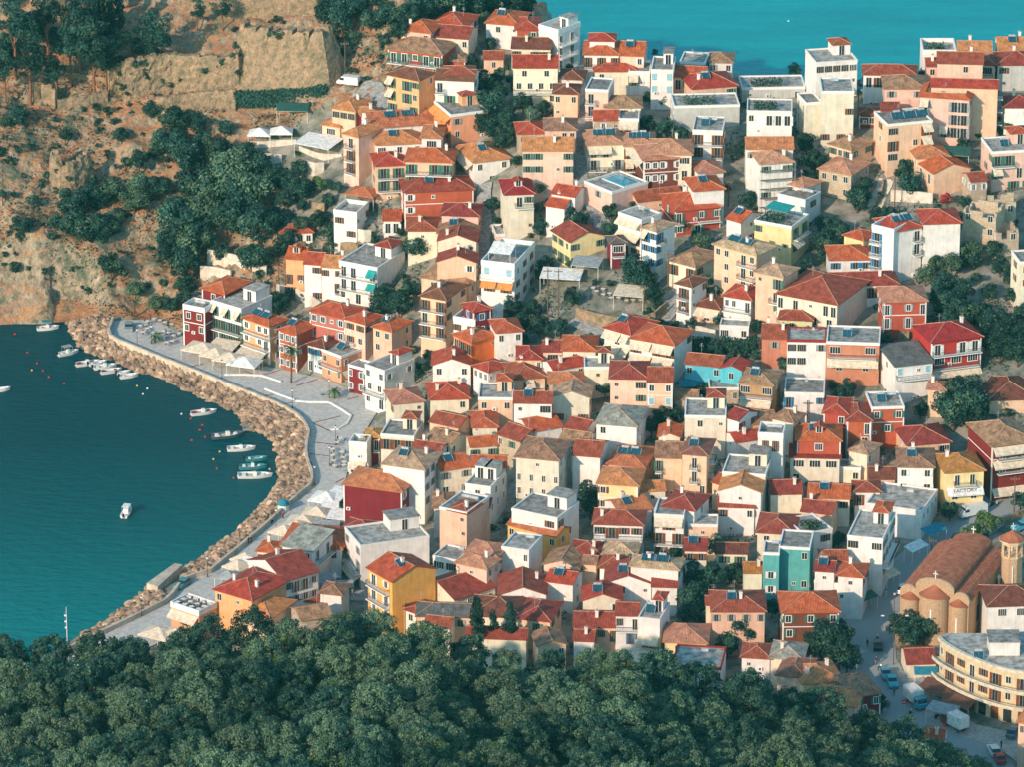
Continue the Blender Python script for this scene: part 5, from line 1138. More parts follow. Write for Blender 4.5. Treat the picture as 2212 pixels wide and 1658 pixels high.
# ------------------------------------------------------------------ boats
HULL={'w':mat('gelcoat_white',(.78,.77,.74),rough=.3,var=.03),'t':mat('gelcoat_teal',(.05,.25,.28),rough=.35),'b':mat('gelcoat_dark',(.10,.12,.14),rough=.3)}
def boat(x,y,z0,L,ang,hullc,label,top=None,seat='w',console=True,cab=False,origin=None,kind='small boat'):
    px,py=tp(origin,x,y) if origin else (x,y)
    if z0: px,py=x*.29985+z0[0],y*.29985+z0[1]
    p=at(px,py,0); t=thing('motor_boat',(p.x,p.y,0),R(ang)); B=L*.36; H=.62; b=MB(); m=HULL[hullc]; N_=12; o_=[];lo=[];inn=[];dk=[]
    def hw(u): return B/2*(1-max(0,(u-.45)/.55)**2.1)*(0.86+.14*min(1,u/.3))
    us=[k/N_ for k in range(N_+1)]
    for sg in(1,-1):
        for u in (us if sg==1 else us[::-1]):
            X_=-L/2+L*u; hgt=H+.35*max(0,u-.4)**1.5; o_.append((X_,sg*hw(u),hgt)); lo.append((X_*.93-.02*L*(u>.8),sg*hw(u)*.72,-.25)); 
            ui=min(u,.88); Xi=-L/2+L*(.05+ui*.93); inn.append((Xi,sg*max(hw(ui)-.16,.04),hgt)); dk.append((Xi,sg*max(hw(ui)-.2,.03),.28))
    n_=len(o_)
    b.face(lo[::-1],m)
    for i in range(n_):
        j=(i+1)%n_; b.face([lo[i],lo[j],o_[j],o_[i]],m); b.face([o_[i],o_[j],inn[j],inn[i]],m); b.face([inn[i],inn[j],dk[j],dk[i]],m)
    b.obj('hull',t)
    q=MB(); q.face(dk,mat('boat_deck',(.52,.48,.42),var=.1)); q.box(-L*.36,-L*.26,-B*.3,B*.3,.28,.62,TRIM if seat=='w' else REDC); q.box(L*.16,L*.26,-B*.24,B*.24,.28,.6,TRIM if seat=='w' else REDC); q.obj('deck_and_seats',t)
    if console and not cab:
        q=MB(); q.box(-L*.06,L*.05,-.3,.3,.28,1.15,TRIM); q.face([(L*.05,-.32,1.1),(L*.05,.32,1.1),(L*.0,.3,1.5),(L*.0,-.3,1.5)],GLASS); q.obj('console',t)
    if cab:
        q=MB(); q.hexa([(-L*.2,-B*.3,.4),(L*.22,-B*.26,.5),(L*.22,B*.26,.5),(-L*.2,B*.3,.4)],[(-L*.2,-B*.28,1.5),(L*.12,-B*.24,1.5),(L*.12,B*.24,1.5),(-L*.2,B*.28,1.5)],TRIM); q.obj('cabin',t)
    if top:
        q=MB(); q.slab([(-L*.25,-B*.4,1.95),(L*.15,-B*.4,1.95),(L*.15,B*.4,1.95),(-L*.25,B*.4,1.95)],.07,CNT[top])
        for sx in(-L*.24,L*.14):
            for sy in(-B*.38,B*.38): q.tube((sx,sy,.6),(sx,sy,1.92),.025,METAL,4)
        q.obj('sun_top',t)
    q=MB(); q.box(-L/2-.35,-L/2+.05,-.17,.17,.45,1.05,DARK); q.tube((-L/2-.2,0,-.3),(-L/2-.2,0,.5),.07,DARK,5); q.obj('outboard_motor',t)
    tag(t,label,kind); return t
Z0=(0,398)
boat(345,1045,Z0,5.0,12,'w','white motorboat with blue sun top moored near the cliff',top='u')
boat(492,1225,Z0,5.0,30,'w','white motorboat with dark sun top nearest the breakwater corner',top='g')
boat(632,1300,Z0,5.6,22,'w','white motorboat with red seats in the moored row',seat='r')
boat(705,1300,Z0,4.2,25,'w','small white dinghy tucked behind the larger white speedboat',console=False)
boat(757,1325,Z0,5.2,18,'w','white speedboat between the red-seated boat and the rowing boat')
boat(800,1357,Z0,4.8,22,'w','slim white boat with brown interior in the moored row',seat='r',console=False)
boat(892,1368,Z0,3.0,20,'w','short flat white skiff by the boulders',console=False)
boat(930,1392,Z0,4.2,20,'w','open white rowing boat at the end of the moored row',console=False)
boat(10,1493,Z0,4.0,20,'w','white boat cut off by the left edge',console=False)
boat(450,690,0,5.8,18,'w','white motorboat carrying orange floats in the middle of the bay',seat='r',origin=E_H)
boat(672,895,0,7.4,17,'b','long grey-sided boat with white console',origin=E_H)
boat(790,1015,0,6.0,8,'w','white speedboat with upright engine, third from the mooring row end',origin=E_H)
boat(930,1108,0,4.8,12,'t','small white and turquoise rowing boat beside the teal boat',console=False,origin=E_H)
boat(895,1180,0,5.8,4,'t','teal boat with white covered console',origin=E_H)
boat(915,1258,0,7.2,2,'w','long white inflatable-style speedboat with pointed white cover',origin=E_H)
boat(762,140,0,4.2,100,'w','white cabin boat alone in the open bay',cab=True,top='w',origin=None) if False else None
p=(762*.3599,140*.3599+1061); boat(p[0],p[1],None,5.0,78,'w','white cabin boat alone in the open bay',cab=True,top='w')
BU={'r':mat('buoy_red',(.6,.04,.02)),'y':mat('buoy_yellow',(.7,.45,.08)),'w':mat('buoy_white',(.7,.75,.75))}
def sphere(r,m,name='ball'):
    bm=__import__('bmesh').new(); __import__('bmesh').ops.create_icosphere(bm,subdivisions=2,radius=r); me=bpy.data.meshes.new(name); bm.to_mesh(me); bm.free(); me.materials.append(m); return me
BM={k:sphere(.22,m) for k,m in BU.items()}
nmb={'r':'red','y':'yellow','w':'white'}
for x,y,k,o_ in [(108,1082,'r',0),(198,1215,'r',0),(267,1293,'r',0),(230,1343,'y',0),(310,1347,'r',0),(352,1392,'r',0),(463,1440,'r',0),(1062,1477,'w',0),(1030,1517,'w',0),(988,1458,'y',0),(252,695,'w',1),(335,738,'r',1),(440,795,'r',1),(418,840,'r',1),(465,902,'r',1),(345,932,'r',1),(597,1035,'y',1),(540,1102,'y',1),(572,1187,'r',1),(722,1272,'r',1),(1046,1192,'y',1)]:
    q=tp(E_H,x,y) if o_ else (x*.29985,y*.29985+398); p=at(*q,0); t=link('mooring_buoy',BM[k],None,(p.x,p.y,.08)); tag(t,f"small round {nmb[k]} mooring buoy floating in the bay",'buoy',f"{nmb[k]} mooring buoys")
p=at(*tp((1900,0),1848,192),0); tag(link('mooring_buoy',sphere(.25,BU['w']),None,(p.x,p.y,.1)),'lone pale buoy far out on the open sea','buoy')
p=at(*tp(E_H,905,800),.3); q=MB(); q.hexa([(-2.2,-1.8,-.6),(2.2,-1.8,-.6),(1.8,1.8,-.6),(-2.6,1.8,-.6)],[(-2.2,-1.8,.35),(2.2,-1.8,.35),(1.8,1.8,.35),(-2.6,1.8,.35)],FLATR); tag(q.obj('concrete_landing',loc=(p.x,p.y,0)),'tilted concrete landing slab at the foot of the boulders','landing')
P4=[at(*tp((500,1650),a,c),1.2).xy for a,c in ((-60,770),(190,590),(262,600),(40,800))]
q=MB(); q.hexa([(x,y,-1.5) for x,y in P4],[(x,y,2.9) for x,y in P4],sw); tag(q.obj('harbour_pier'),'short pale concrete pier wall beside the parked car','pier')
# ------------------------------------------------------------------ vehicles
def car(px,py,toward,col,label,kind='car',L=4.2,W=1.75,G=None):
    p=gnd(px,py); p2=gnd(*toward); a=math.atan2(p2.y-p.y,p2.x-p.x); z=max(gz(p.x,p.y),gz(p2.x,p2.y)*0)+.12
    z=max(gz(p.x+dx,p.y+dy) for dx in(-1,0,1) for dy in(-1,0,1))+.1
    t=thing({'car':'parked_car','van':'parked_van','truck':'box_truck'}[kind],(p.x,p.y,z),a)
    m=mat('paint_'+str([round(c,2) for c in col]),col,rough=.3,var=.03,spec=.6); h=W/2; b=MB()
    def prof(ps,w,mm):
        A=[(x,-w,zz) for x,zz in ps]; B_=[(x,w,zz) for x,zz in ps]; b.face(A,mm); b.face(B_[::-1],mm)
        for i in range(len(ps)): j=(i+1)%len(ps); b.face([A[i],B_[i],B_[j],A[j]][::-1],mm)
    if kind=='car':
        prof([(-L/2,.3),(L/2,.3),(L/2,.7),(L/2-.15,.85),(L*.2,.98),(-L/2+.1,1.0),(-L/2,.8)],h,m); b.obj('body',t); b=MB()
        prof([(L*.2,.97),(L*.06,1.42),(-L*.3,1.45),(-L/2+.2,.99)],h-.12,GLASS); b.obj('windows',t); b=MB(); prof([(L*.07,1.41),(L*.03,1.5),(-L*.27,1.52),(-L*.31,1.44)],h-.14,m); b.obj('roof',t)
    elif kind=='van':
        prof([(-L/2,.35),(L/2,.35),(L/2,.9),(L/2-.5,1.25),(L/2-1.1,2.0),(L/2-1.4,2.1),(-L/2+.05,2.1),(-L/2,1.9)],h,m); b.obj('body',t); b=MB()
        for s in (-1,1): b.box(L/2-1.75,L/2-.75,s*h-.02,s*h+.02,1.25,1.8,GLASS)
        b.face([(L/2-.55,-h+.1,1.27),(L/2-.55,h-.1,1.27),(L/2-1.05,h-.15,1.98),(L/2-1.05,-h+.15,1.98)],GLASS); b.obj('windows',t)
    else:
        b.box(-L/2,L/2-1.9,-h-.12,h+.12,.95,3.1,mat('box_white',(.74,.72,.66),rough=.5)); b.obj('cargo_box',t); b=MB()
        prof([(L/2-1.75,.45),(L/2,.45),(L/2,1.15),(L/2-.25,1.35),(L/2-.6,2.2),(L/2-1.75,2.25)],h,m); c_=b.obj('cab',t); b=MB()
        b.face([(L/2-.24,-h+.1,1.4),(L/2-.24,h-.1,1.4),(L/2-.56,h-.15,2.12),(L/2-.56,-h+.15,2.12)],GLASS)
        for s in(-1,1): b.box(L/2-1.5,L/2-.6,s*h-.02,s*h+.02,1.35,1.95,GLASS)
        b.obj('windows',c_); b=MB(); b.box(-L/2,L/2-1.7,-.45,.45,.6,.93,DARK); b.obj('chassis',t)
        b=MB(); b.box(-L/2-.03,-L/2,-h+.05,-.03,1.05,3.0,TRIM); b.obj('rear_door',t); b=MB(); b.box(-L/2-.03,-L/2,.03,h-.05,1.05,3.0,TRIM); b.obj('rear_door',t)
    for x in(-L*.31,L*.31):
        for s in(-1,1):
            b=MB(); b.tube((x,s*h-.12*s-.1,.33),(x,s*h-.12*s+.1,.33),.34,DARK,12); w=b.obj('wheel',t); b=MB(); b.tube((x,s*(h-.02)-.02,.33),(x,s*(h-.02)+.02,.33),.19,METAL,8); b.obj('rim',w)
    for s in(-1,1): b=MB(); b.box(L/2-.02,L/2+.03,s*(h-.35)-.16,s*(h-.35)+.16,.62,.78,METAL); b.obj('headlight',t); b=MB(); b.box(-L/2-.03,-L/2+.02,s*(h-.2)-.1,s*(h-.2)+.1,.65,.85,REDC); b.obj('tail_light',t)
    tag(t,label,'truck' if kind=='truck' else kind); return t
T6=(600,0);TO=(2536,1650);TP=(2536,1900);TL=(500,1650)
def cv(o_,x,y,x2,y2,*a,**k): car(*tp(o_,x,y),tp(o_,x2,y2),*a,**k)
WHT=(.75,.75,.73)
cv(T6,1240,825,1100,835,WHT,'white car parked on the road below the castle rampart')
cv(T6,1480,795,1300,805,WHT,'white van parked on the castle road behind the white car','van',5.0,1.9)
cv(TL,262,735,180,790,(.05,.22,.22),'dark teal estate car on the quay by the pier')
car(928*.29985,1050*.29985+398,(928*.29985,1150*.29985+398),(.25,.30,.30),'grey car parked at the end of the promenade near the cliff')
cv(TO,1740,90,1640,120,WHT,'large white van parked on the street by the yellow building','van',6.0,2.1)
cv(TO,1615,320,1700,240,(.02,.035,.05),'black car driving up the street behind the church')
cv(TO,1130,780,1180,700,WHT,'white car half hidden beside the church')
cv(TP,895,590,890,500,(.015,.018,.02),'black off-road car on the cobbled street, seen from behind')
cv(TP,965,855,1000,930,(.10,.28,.33),'steel blue car in the queue, first of the two')
cv(TP,1022,925,1055,1010,(.03,.38,.42),'turquoise car in front of the steel blue car')
cv(TP,1235,1110,1330,1190,(.02,.30,.42),'box truck with blue cab facing the camera','truck',5.6,2.0)
cv(TP,1585,1320,1480,1260,(.35,.03,.03),'white box truck with red cab seen from its rear doors','truck',5.4,2.0)
cv(TP,2110,1380,2150,1300,(.05,.14,.20),'dark blue jeep parked outside the shop at the right edge')
cv(TP,1940,1545,1900,1470,WHT,'white hatchback at the bottom right')
cv(TP,1985,1610,1950,1540,(.40,.02,.02),'red car right behind the white hatchback')
cv(TO,2190,215,2120,240,(.05,.35,.48),'light blue car at the right edge near the bell tower')
cv(E_G,1000,1610,1080,1600,(.03,.10,.10),'dark car parked behind the flat-roofed salmon building')
cv((2536,0),760,820,700,860,(.03,.20,.24),'dark teal car parked in the lane near the white sea-view house')
cv((2536,0),790,750,740,790,(.03,.16,.25),'blue car behind another in the upper lane')
def scooter(px,py,a,label):
    p=gnd(px,py); t=thing('motor_scooter',(p.x,p.y,gz(p.x,p.y)+.12),R(a)); b=MB()
    b.hexa([(-.7,-.14,.45),(.1,-.14,.35),(.1,.14,.35),(-.7,.14,.45)],[(-.75,-.12,.8),(-.05,-.12,.75),(-.05,.12,.75),(-.75,.12,.8)],DARK); b.hexa([(.1,-.15,.3),(.5,-.15,.3),(.5,.15,.3),(.1,.15,.3)],[(.35,-.12,.95),(.5,-.1,1.0),(.5,.1,1.0),(.35,.12,.95)],METAL); b.obj('body',t)
    for x in(-.55,.6): b=MB(); b.tube((x,-.06,.27),(x,.06,.27),.27,DARK,12); b.obj('wheel',t)
    b=MB(); b.tube((.42,-.32,1.05),(.42,.32,1.05),.03,DARK,5); b.obj('handlebar',t); tag(t,label,'scooter')
for (o_,x,y,a,l) in ((TO,890,1210,80,'scooter standing by the black off-road car'),(TO,915,1480,60,'scooter parked above the steel blue car'),(TP,1440,1225,30,'scooter beside the red-cabbed box truck'),(TP,1190,1190,70,'scooter at the front of the blue-cabbed truck'),((2536,1100),1880,1540,20,'scooter parked behind the large white van'),((2536,1100),1950,1520,20,'second scooter parked behind the large white van'),(TL,1072,160,70,'scooter parked against the sea wall')): scooter(*tp(o_,x,y),a,l)
# ------------------------------------------------------------------ people
SKIN=mat('skin',(.45,.26,.17)); 
def person(px,py,face,shirt,legs,label,step=.22,arm=.15):
    p=gnd(px,py); t=thing('person',(p.x,p.y,gz(p.x,p.y)+.1),R(face))
    V=[(0,0,.95),(0,0,1.15),(0,0,1.38),(0,0,1.5),(0,0,1.62),(0,.015,1.74),(.17,0,1.42),(.23,arm,1.15),(.24,arm*1.8+.08,.93),(.25,arm*1.8+.12,.84),(-.17,0,1.42),(-.23,-arm,1.15),(-.24,-arm*1.2,.93),(-.25,-arm*1.2+.03,.84),(.09,0,.9),(.1,step*.5,.5),(.1,step*.7,.08),(.1,step*.7+.14,.03),(-.09,0,.9),(-.1,-step*.3,.5),(-.1,-step,.1),(-.1,-step+.13,.03)]
    E_=[(0,1),(1,2),(2,3),(3,4),(4,5),(2,6),(6,7),(7,8),(8,9),(2,10),(10,11),(11,12),(12,13),(0,14),(14,15),(15,16),(16,17),(0,18),(18,19),(19,20),(20,21)]
    rad=[.14,.12,.15,.055,.085,.085,.065,.045,.035,.035,.065,.045,.035,.035,.1,.065,.045,.04,.1,.065,.045,.04]
    b=MB()
    for a,c in E_: pass
    me=bpy.data.meshes.new('body'); me.from_pydata(V,E_,[]); o_=link('body',me,t); sk=o_.modifiers.new('skin','SKIN')
    if not me.skin_vertices: me.skin_vertices.new() if hasattr(me.skin_vertices,'new') else None
    if me.skin_vertices:
        for i,r in enumerate(rad): me.skin_vertices[0].data[i].radius=(r,r*(.75 if i in(0,1,2) else 1))
        me.skin_vertices[0].data[0].use_root=True
    o_.modifiers.new('sub','SUBSURF').levels=1; o_.modifiers['sub'].render_levels=2
    dg=bpy.context.evaluated_depsgraph_get(); m2=bpy.data.meshes.new_from_object(o_.evaluated_get(dg)); o_.modifiers.clear(); o_.data=m2; m2.name='body'
    ms=[SKIN,mat('cloth_'+str(shirt),shirt),mat('cloth_'+str(legs),legs)]
    m2.materials.clear(); [m2.materials.append(m) for m in ms]
    for pl in m2.polygons:
        z=pl.center.z; x=abs(pl.center.x); pl.use_smooth=True
        pl.material_index=0 if (z>1.47 or (x>.19 and z<1.12) or z<.08) else (1 if z>.93 else 2)
    h=sphere(.095,mat('hair_dark',(.03,.02,.015)),'hair'); link('hair',h,t,(0,-.02,1.76),scale=(1,1.05,.9)); tag(t,label,'person')
DK=(.03,.035,.05);BL=(.05,.12,.2);LT=(.6,.58,.52)
for o_,x,y,f,s_,l_,lb in ((TP,800,590,180,DK,(.25,.2,.15),'person in dark top walking down the cobbled street left of the black car'),(TP,880,745,180,DK,(.3,.25,.2),'person in dark top on the street above the parked cars'),(TP,1040,1030,160,BL,BL,'person in blue standing before the turquoise car'),(TP,2005,1500,200,DK,DK,'person in black beside the white hatchback'),(TO,970,835,150,LT,LT,'person in pale clothes near the maroon corner shop street'),(TL,880,345,200,(.1,.02,.02),DK,'person in dark red top strolling by the sea wall'),(TL,857,352,200,DK,DK,'person in black strolling beside the other by the sea wall'),(TP,1395,555,0,BL,DK,'person at the stone wall before the church'),(E_H,1165,1645,180,(.4,.03,.02),DK,'person in red near the white tents'),((500,1650),1000,130,180,LT,DK,'person sitting-height figure at the sea wall corner near the tents')):
    person(*tp(o_,x,y),f,s_,l_,lb.replace('person sitting-height figure','person in pale top'))
# ------------------------------------------------------------------ street furniture
def lamp(px,py,label,h=4.2,G=None):
    p=gnd(px,py); t=thing('street_lamp',(p.x,p.y,max(gz(p.x,p.y),2.2 if gz(p.x,p.y)<2.3 else 0))); b=MB(); b.tube((0,0,0),(0,0,.5),.13,RAIL,8); b.tube((0,0,.4),(0,0,h-.4),.06,RAIL,6); b.obj('post',t)
    b=MB(); b.hexa([(-.12,-.12,h-.4),(.12,-.12,h-.4),(.12,.12,h-.4),(-.12,.12,h-.4)],[(-.22,-.22,h),(.22,-.22,h),(.22,.22,h),(-.22,.22,h)],TRIM); b.tube((0,0,h),(0,0,h+.25),.24,RAIL,6,.03); b.obj('lantern',t); LAMPS.append((t,'dark iron street lamp',px,py,'street lamp'))
LAMPS=[]
for o_,x,y in ((E_H,617,385),(E_H,1252,650),(E_H,1583,560),(E_H,1452,1345),(E_H,1640,985),(E_H,1585,1170),(E_H,1120,1560),(TL,1060,140),(TL,1105,220),(TL,487,655),(TO,1040,970)): lamp(*tp(o_,x,y),'')
for x,y in ((990,1185),(850*0+1092,1160)): lamp(x*.29985,y*.29985+398,'')
lamp(850*.3599,765*.3599+1061,'')
p=gnd(*tp(TP,1035,745)); t=thing('street_light',(p.x,p.y,gz(p.x,p.y))); b=MB(); b.tube((0,0,0),(0,0,8.6),.09,RAIL,8,.05); b.obj('pole',t)
for s in(-1,1):
    b=MB(); b.tube((0,0,8.5),(s*1.2,0,9.7),.04,RAIL,6); b.tube((s*1.2,0,9.7),(s*2.2,0,9.9),.04,RAIL,6); a=b.obj('arm',t); b=MB(); b.box(s*2.2-.3,s*2.2+.3,-.13,.13,9.84,9.98,TRIM); b.obj('lamp_head',a)
tag(t,'tall double-armed street light beside the church trees','street light')
def pole(px,py,h=9):
    p=gnd(px,py); t=thing('utility_pole',(p.x,p.y,gz(p.x,p.y))); b=MB(); b.tube((0,0,-.5),(0,0,h),.15,WOOD,7,.1); b.obj('post',t); b=MB(); b.box(-.9,.9,-.06,.06,h-.7,h-.55,WOOD)
    for x in(-.8,-.3,.3,.8): b.tube((x,0,h-.55),(x,0,h-.35),.05,METAL,5)
    b.obj('crossarm',t); LAMPS.append((t,'wooden utility pole with crossarm',px,py,'pole'))
for o_,x,y,h in ((E_E,1615,1345,11),(E_E,1712,1350,11),(E_E,600,1560,7),(E_F,545,1375,8),(E_F,762,1110,9),(E_F,1305,340,6),(E_G,1045,355,7),(E_D,1130,1120,6),((1200,0),385,1005,4),(E_E,970,1180,8),(E_G,560,1450,5),((600,0),1450,680,8),((600,0),1835,400,5),((2536,0),455,740,5),((2536,0),715,1060,6),((2536,1100),258,780,5),(TO,1375,510,5),((2536,1100),2120,1600,8)): pole(*tp(o_,x,y),h)
p=gnd(*tp(TP,1130,1190)); t=thing('road_sign',(p.x,p.y,gz(p.x,p.y))); b=MB(); b.tube((0,0,0),(0,0,2.4),.04,METAL,6); b.obj('post',t); b=MB(); b.tube((0,-.03,2.5),(0,.03,2.5),.48,mat('sign_red',(.65,.05,.05)),16); b.tube((0,-.05,2.5),(0,-.03,2.5),.36,BU['r'],16); b.box(-.28,.28,-.07,-.05,2.44,2.56,TRIM); b.obj('sign_disc',t); tag(t,'round red and white road sign beside the blue-cabbed truck','road sign')
p=at(404*.3599,925*.3599+1061,2); t=thing('flag_mast',(p.x,p.y,1.5)); b=MB(); b.tube((0,0,0),(0,0,8.2),.09,TRIM,6,.05); b.obj('mast',t); b=MB()
for k in range(6): b.box(-.45+.02*k,-.05,-.03+.02*k,.0+.02*k,6.9-.62*k,7.25-.62*k,TRIM if k%2 else SHUT['b'])
b.obj('flag',t); tag(t,'white flagpole with limp striped flag above the bay','flagpole')
# tables
def table(x,y,z,rz=0):
    t=thing('cafe_table',(x,y,z),rz); b=MB(); b.box(-.42,.42,-.42,.42,.72,.76,TRIM); b.obj('tabletop',t); b=MB(); b.tube((0,0,0),(0,0,.72),.05,METAL,5); b.obj('leg',t)
    for s in(-1,1): b=MB(); b.box(s*.75-.2,s*.75+.2,-.2,.2,.4,.46,TAB); b.box(s*.95-.03,s*.95+.03,-.2,.2,.46,.9,TAB); b.obj('chair_seat',t)
    return t
TAB=mat('wicker',(.16,.13,.11)); t0=table(0,0,-50)
def tables(pts,label,grp):
    for x,y,z in pts: c_=copy_tree(t0); c_.location=(x,y,z); c_.rotation_euler.z=rs.random()*3; tag(c_,label,'table',grp)
tables([(lambda p:(p.x,p.y,2.2))(at(x*.29985,y*.29985+398,2.2)) for x,y in ((1010,1040),(1060,1010),(1110,990),(1030,1085),(1150,1000),(1190,1015),(1235,1030),(1100,1090),(1140,1120),(1180,1130),(1215,1090),(1250,1110),(1180,1080),(1240,1150),(1200,1160),(1290,1095),(1060,1060))],'white cafe table with chairs on the round terrace below the cliff','cafe tables on the round terrace')
tables([(lambda p:(p.x,p.y,2.2))(at(*tp(E_H,x,y),2.2)) for x,y in ((1650,975),(1615,1035),(1615,1090),(1620,1140),(1630,1185),(1700,1060),(1705,1110),(1720,1150),(1715,1180),(1780,1170),(1840,1125),(1690,940))],'square cafe table on the promenade by the boulders','cafe tables on the promenade')
tables([(lambda p:(p.x,p.y,gz(p.x,p.y)+.05))(gnd(*tp(E_F,x,y))) for x,y in ((120,1130),(180,1160),(240,1150),(250,1190),(310,1150),(320,1190),(380,1170),(390,1215),(450,1210),(520,1210),(180,1110),(600,1200),(690,1190),(90,1100))],'cafe table on the curved tavern terrace','cafe tables on the curved tavern terrace')
for hh in HOUSES:
    if 'X' in hh['ext']:
        M=Matrix.Translation(hh['loc'])@Matrix.Rotation(hh['rz'],4,'Z'); pts=[]
        for a in range(4):
            for c in range(3): v=M@Vector((-hh['w']/2+.9+a*(hh['w']-1.8)/3,-hh['d']/2+.9+c*(hh['d']-1.8)/2,hh['h']+.02)); pts.append(v)
        tables(pts,'white table on the roof terrace of the orange corner cafe','tables on the orange cafe roof terrace')
for c_ in list(t0.children): bpy.data.objects.remove(c_)
bpy.data.objects.remove(t0)
p=at(*tp(E_H,1170,1560),2.2); t=thing('beach_kiosk',(p.x,p.y,2.2)); b=MB(); b.tube((0,0,0),(0,0,1.3),1.15,TRIM,14); b.obj('base',t); b=MB(); b.tube((0,0,1.3),(0,0,1.9),1.2,BLUC,14,.95); b.tube((0,0,1.9),(0,0,2.3),.95,BLUC,14,.35); b.obj('roof',t); tag(t,'little round white kiosk with blue domed top on the quay','kiosk')
# palm
def palm(px,py,h,label,R_=2.6,n=22):
    p=gnd(px,py); t=thing('palm_tree',(p.x,p.y,max(gz(p.x,p.y),2.2))); b=MB(); m=BARK
    for k in range(8): b.tube((.03*k,0,h*k/8),(.03*(k+1),0,h*(k+1)/8),.24-.008*k,m,8,.2-.008*k)
    b.obj('trunk',t); b=MB(); rr=random.Random(int(px)); lm=[LEAF['mid'],LEAF['olive'],LEAF['lime']]
    for k in range(n):
        a=rr.random()*6.28; el=rr.uniform(-.35,1.1); q=Vector((.25,0,h)); d=Vector((math.cos(a)*math.cos(el),math.sin(a)*math.cos(el),math.sin(el))); L_=R_*rr.uniform(.8,1.1); m_=rr.choice(lm)
        for s in range(10):
            q2=q+d*L_/10; d=(d+Vector((0,0,-.17))).normalized(); sd=d.cross(Vector((0,0,1))).normalized()
            for sg in(-1,1):
                for e in (0,.5):
                    o1=q.lerp(q2,e); b.face([o1,q2.lerp(q,1-e-.45 if e<.5 else .1),o1+sd*sg*.42*(1-s/13)+d*.25+Vector((0,0,-.18))],m_)
            q=q2
    b.obj('fronds',t); tag(t,label,'palm')
palm(*tp(E_H,1240,425),7.6,'tall palm tree in a round planter on the promenade square',3.1,30)
palm(*tp(E_H,1625,565),1.6,'short bushy palm at the low bench wall',1.9,34)
palm(965*.29985,960*.29985+398,3.6,'small palm at the foot of the cliff',1.8)
palm(1115*.29985,1150*.29985+398,1.4,'leafy palm in a white pot on the round terrace',1.8,34)
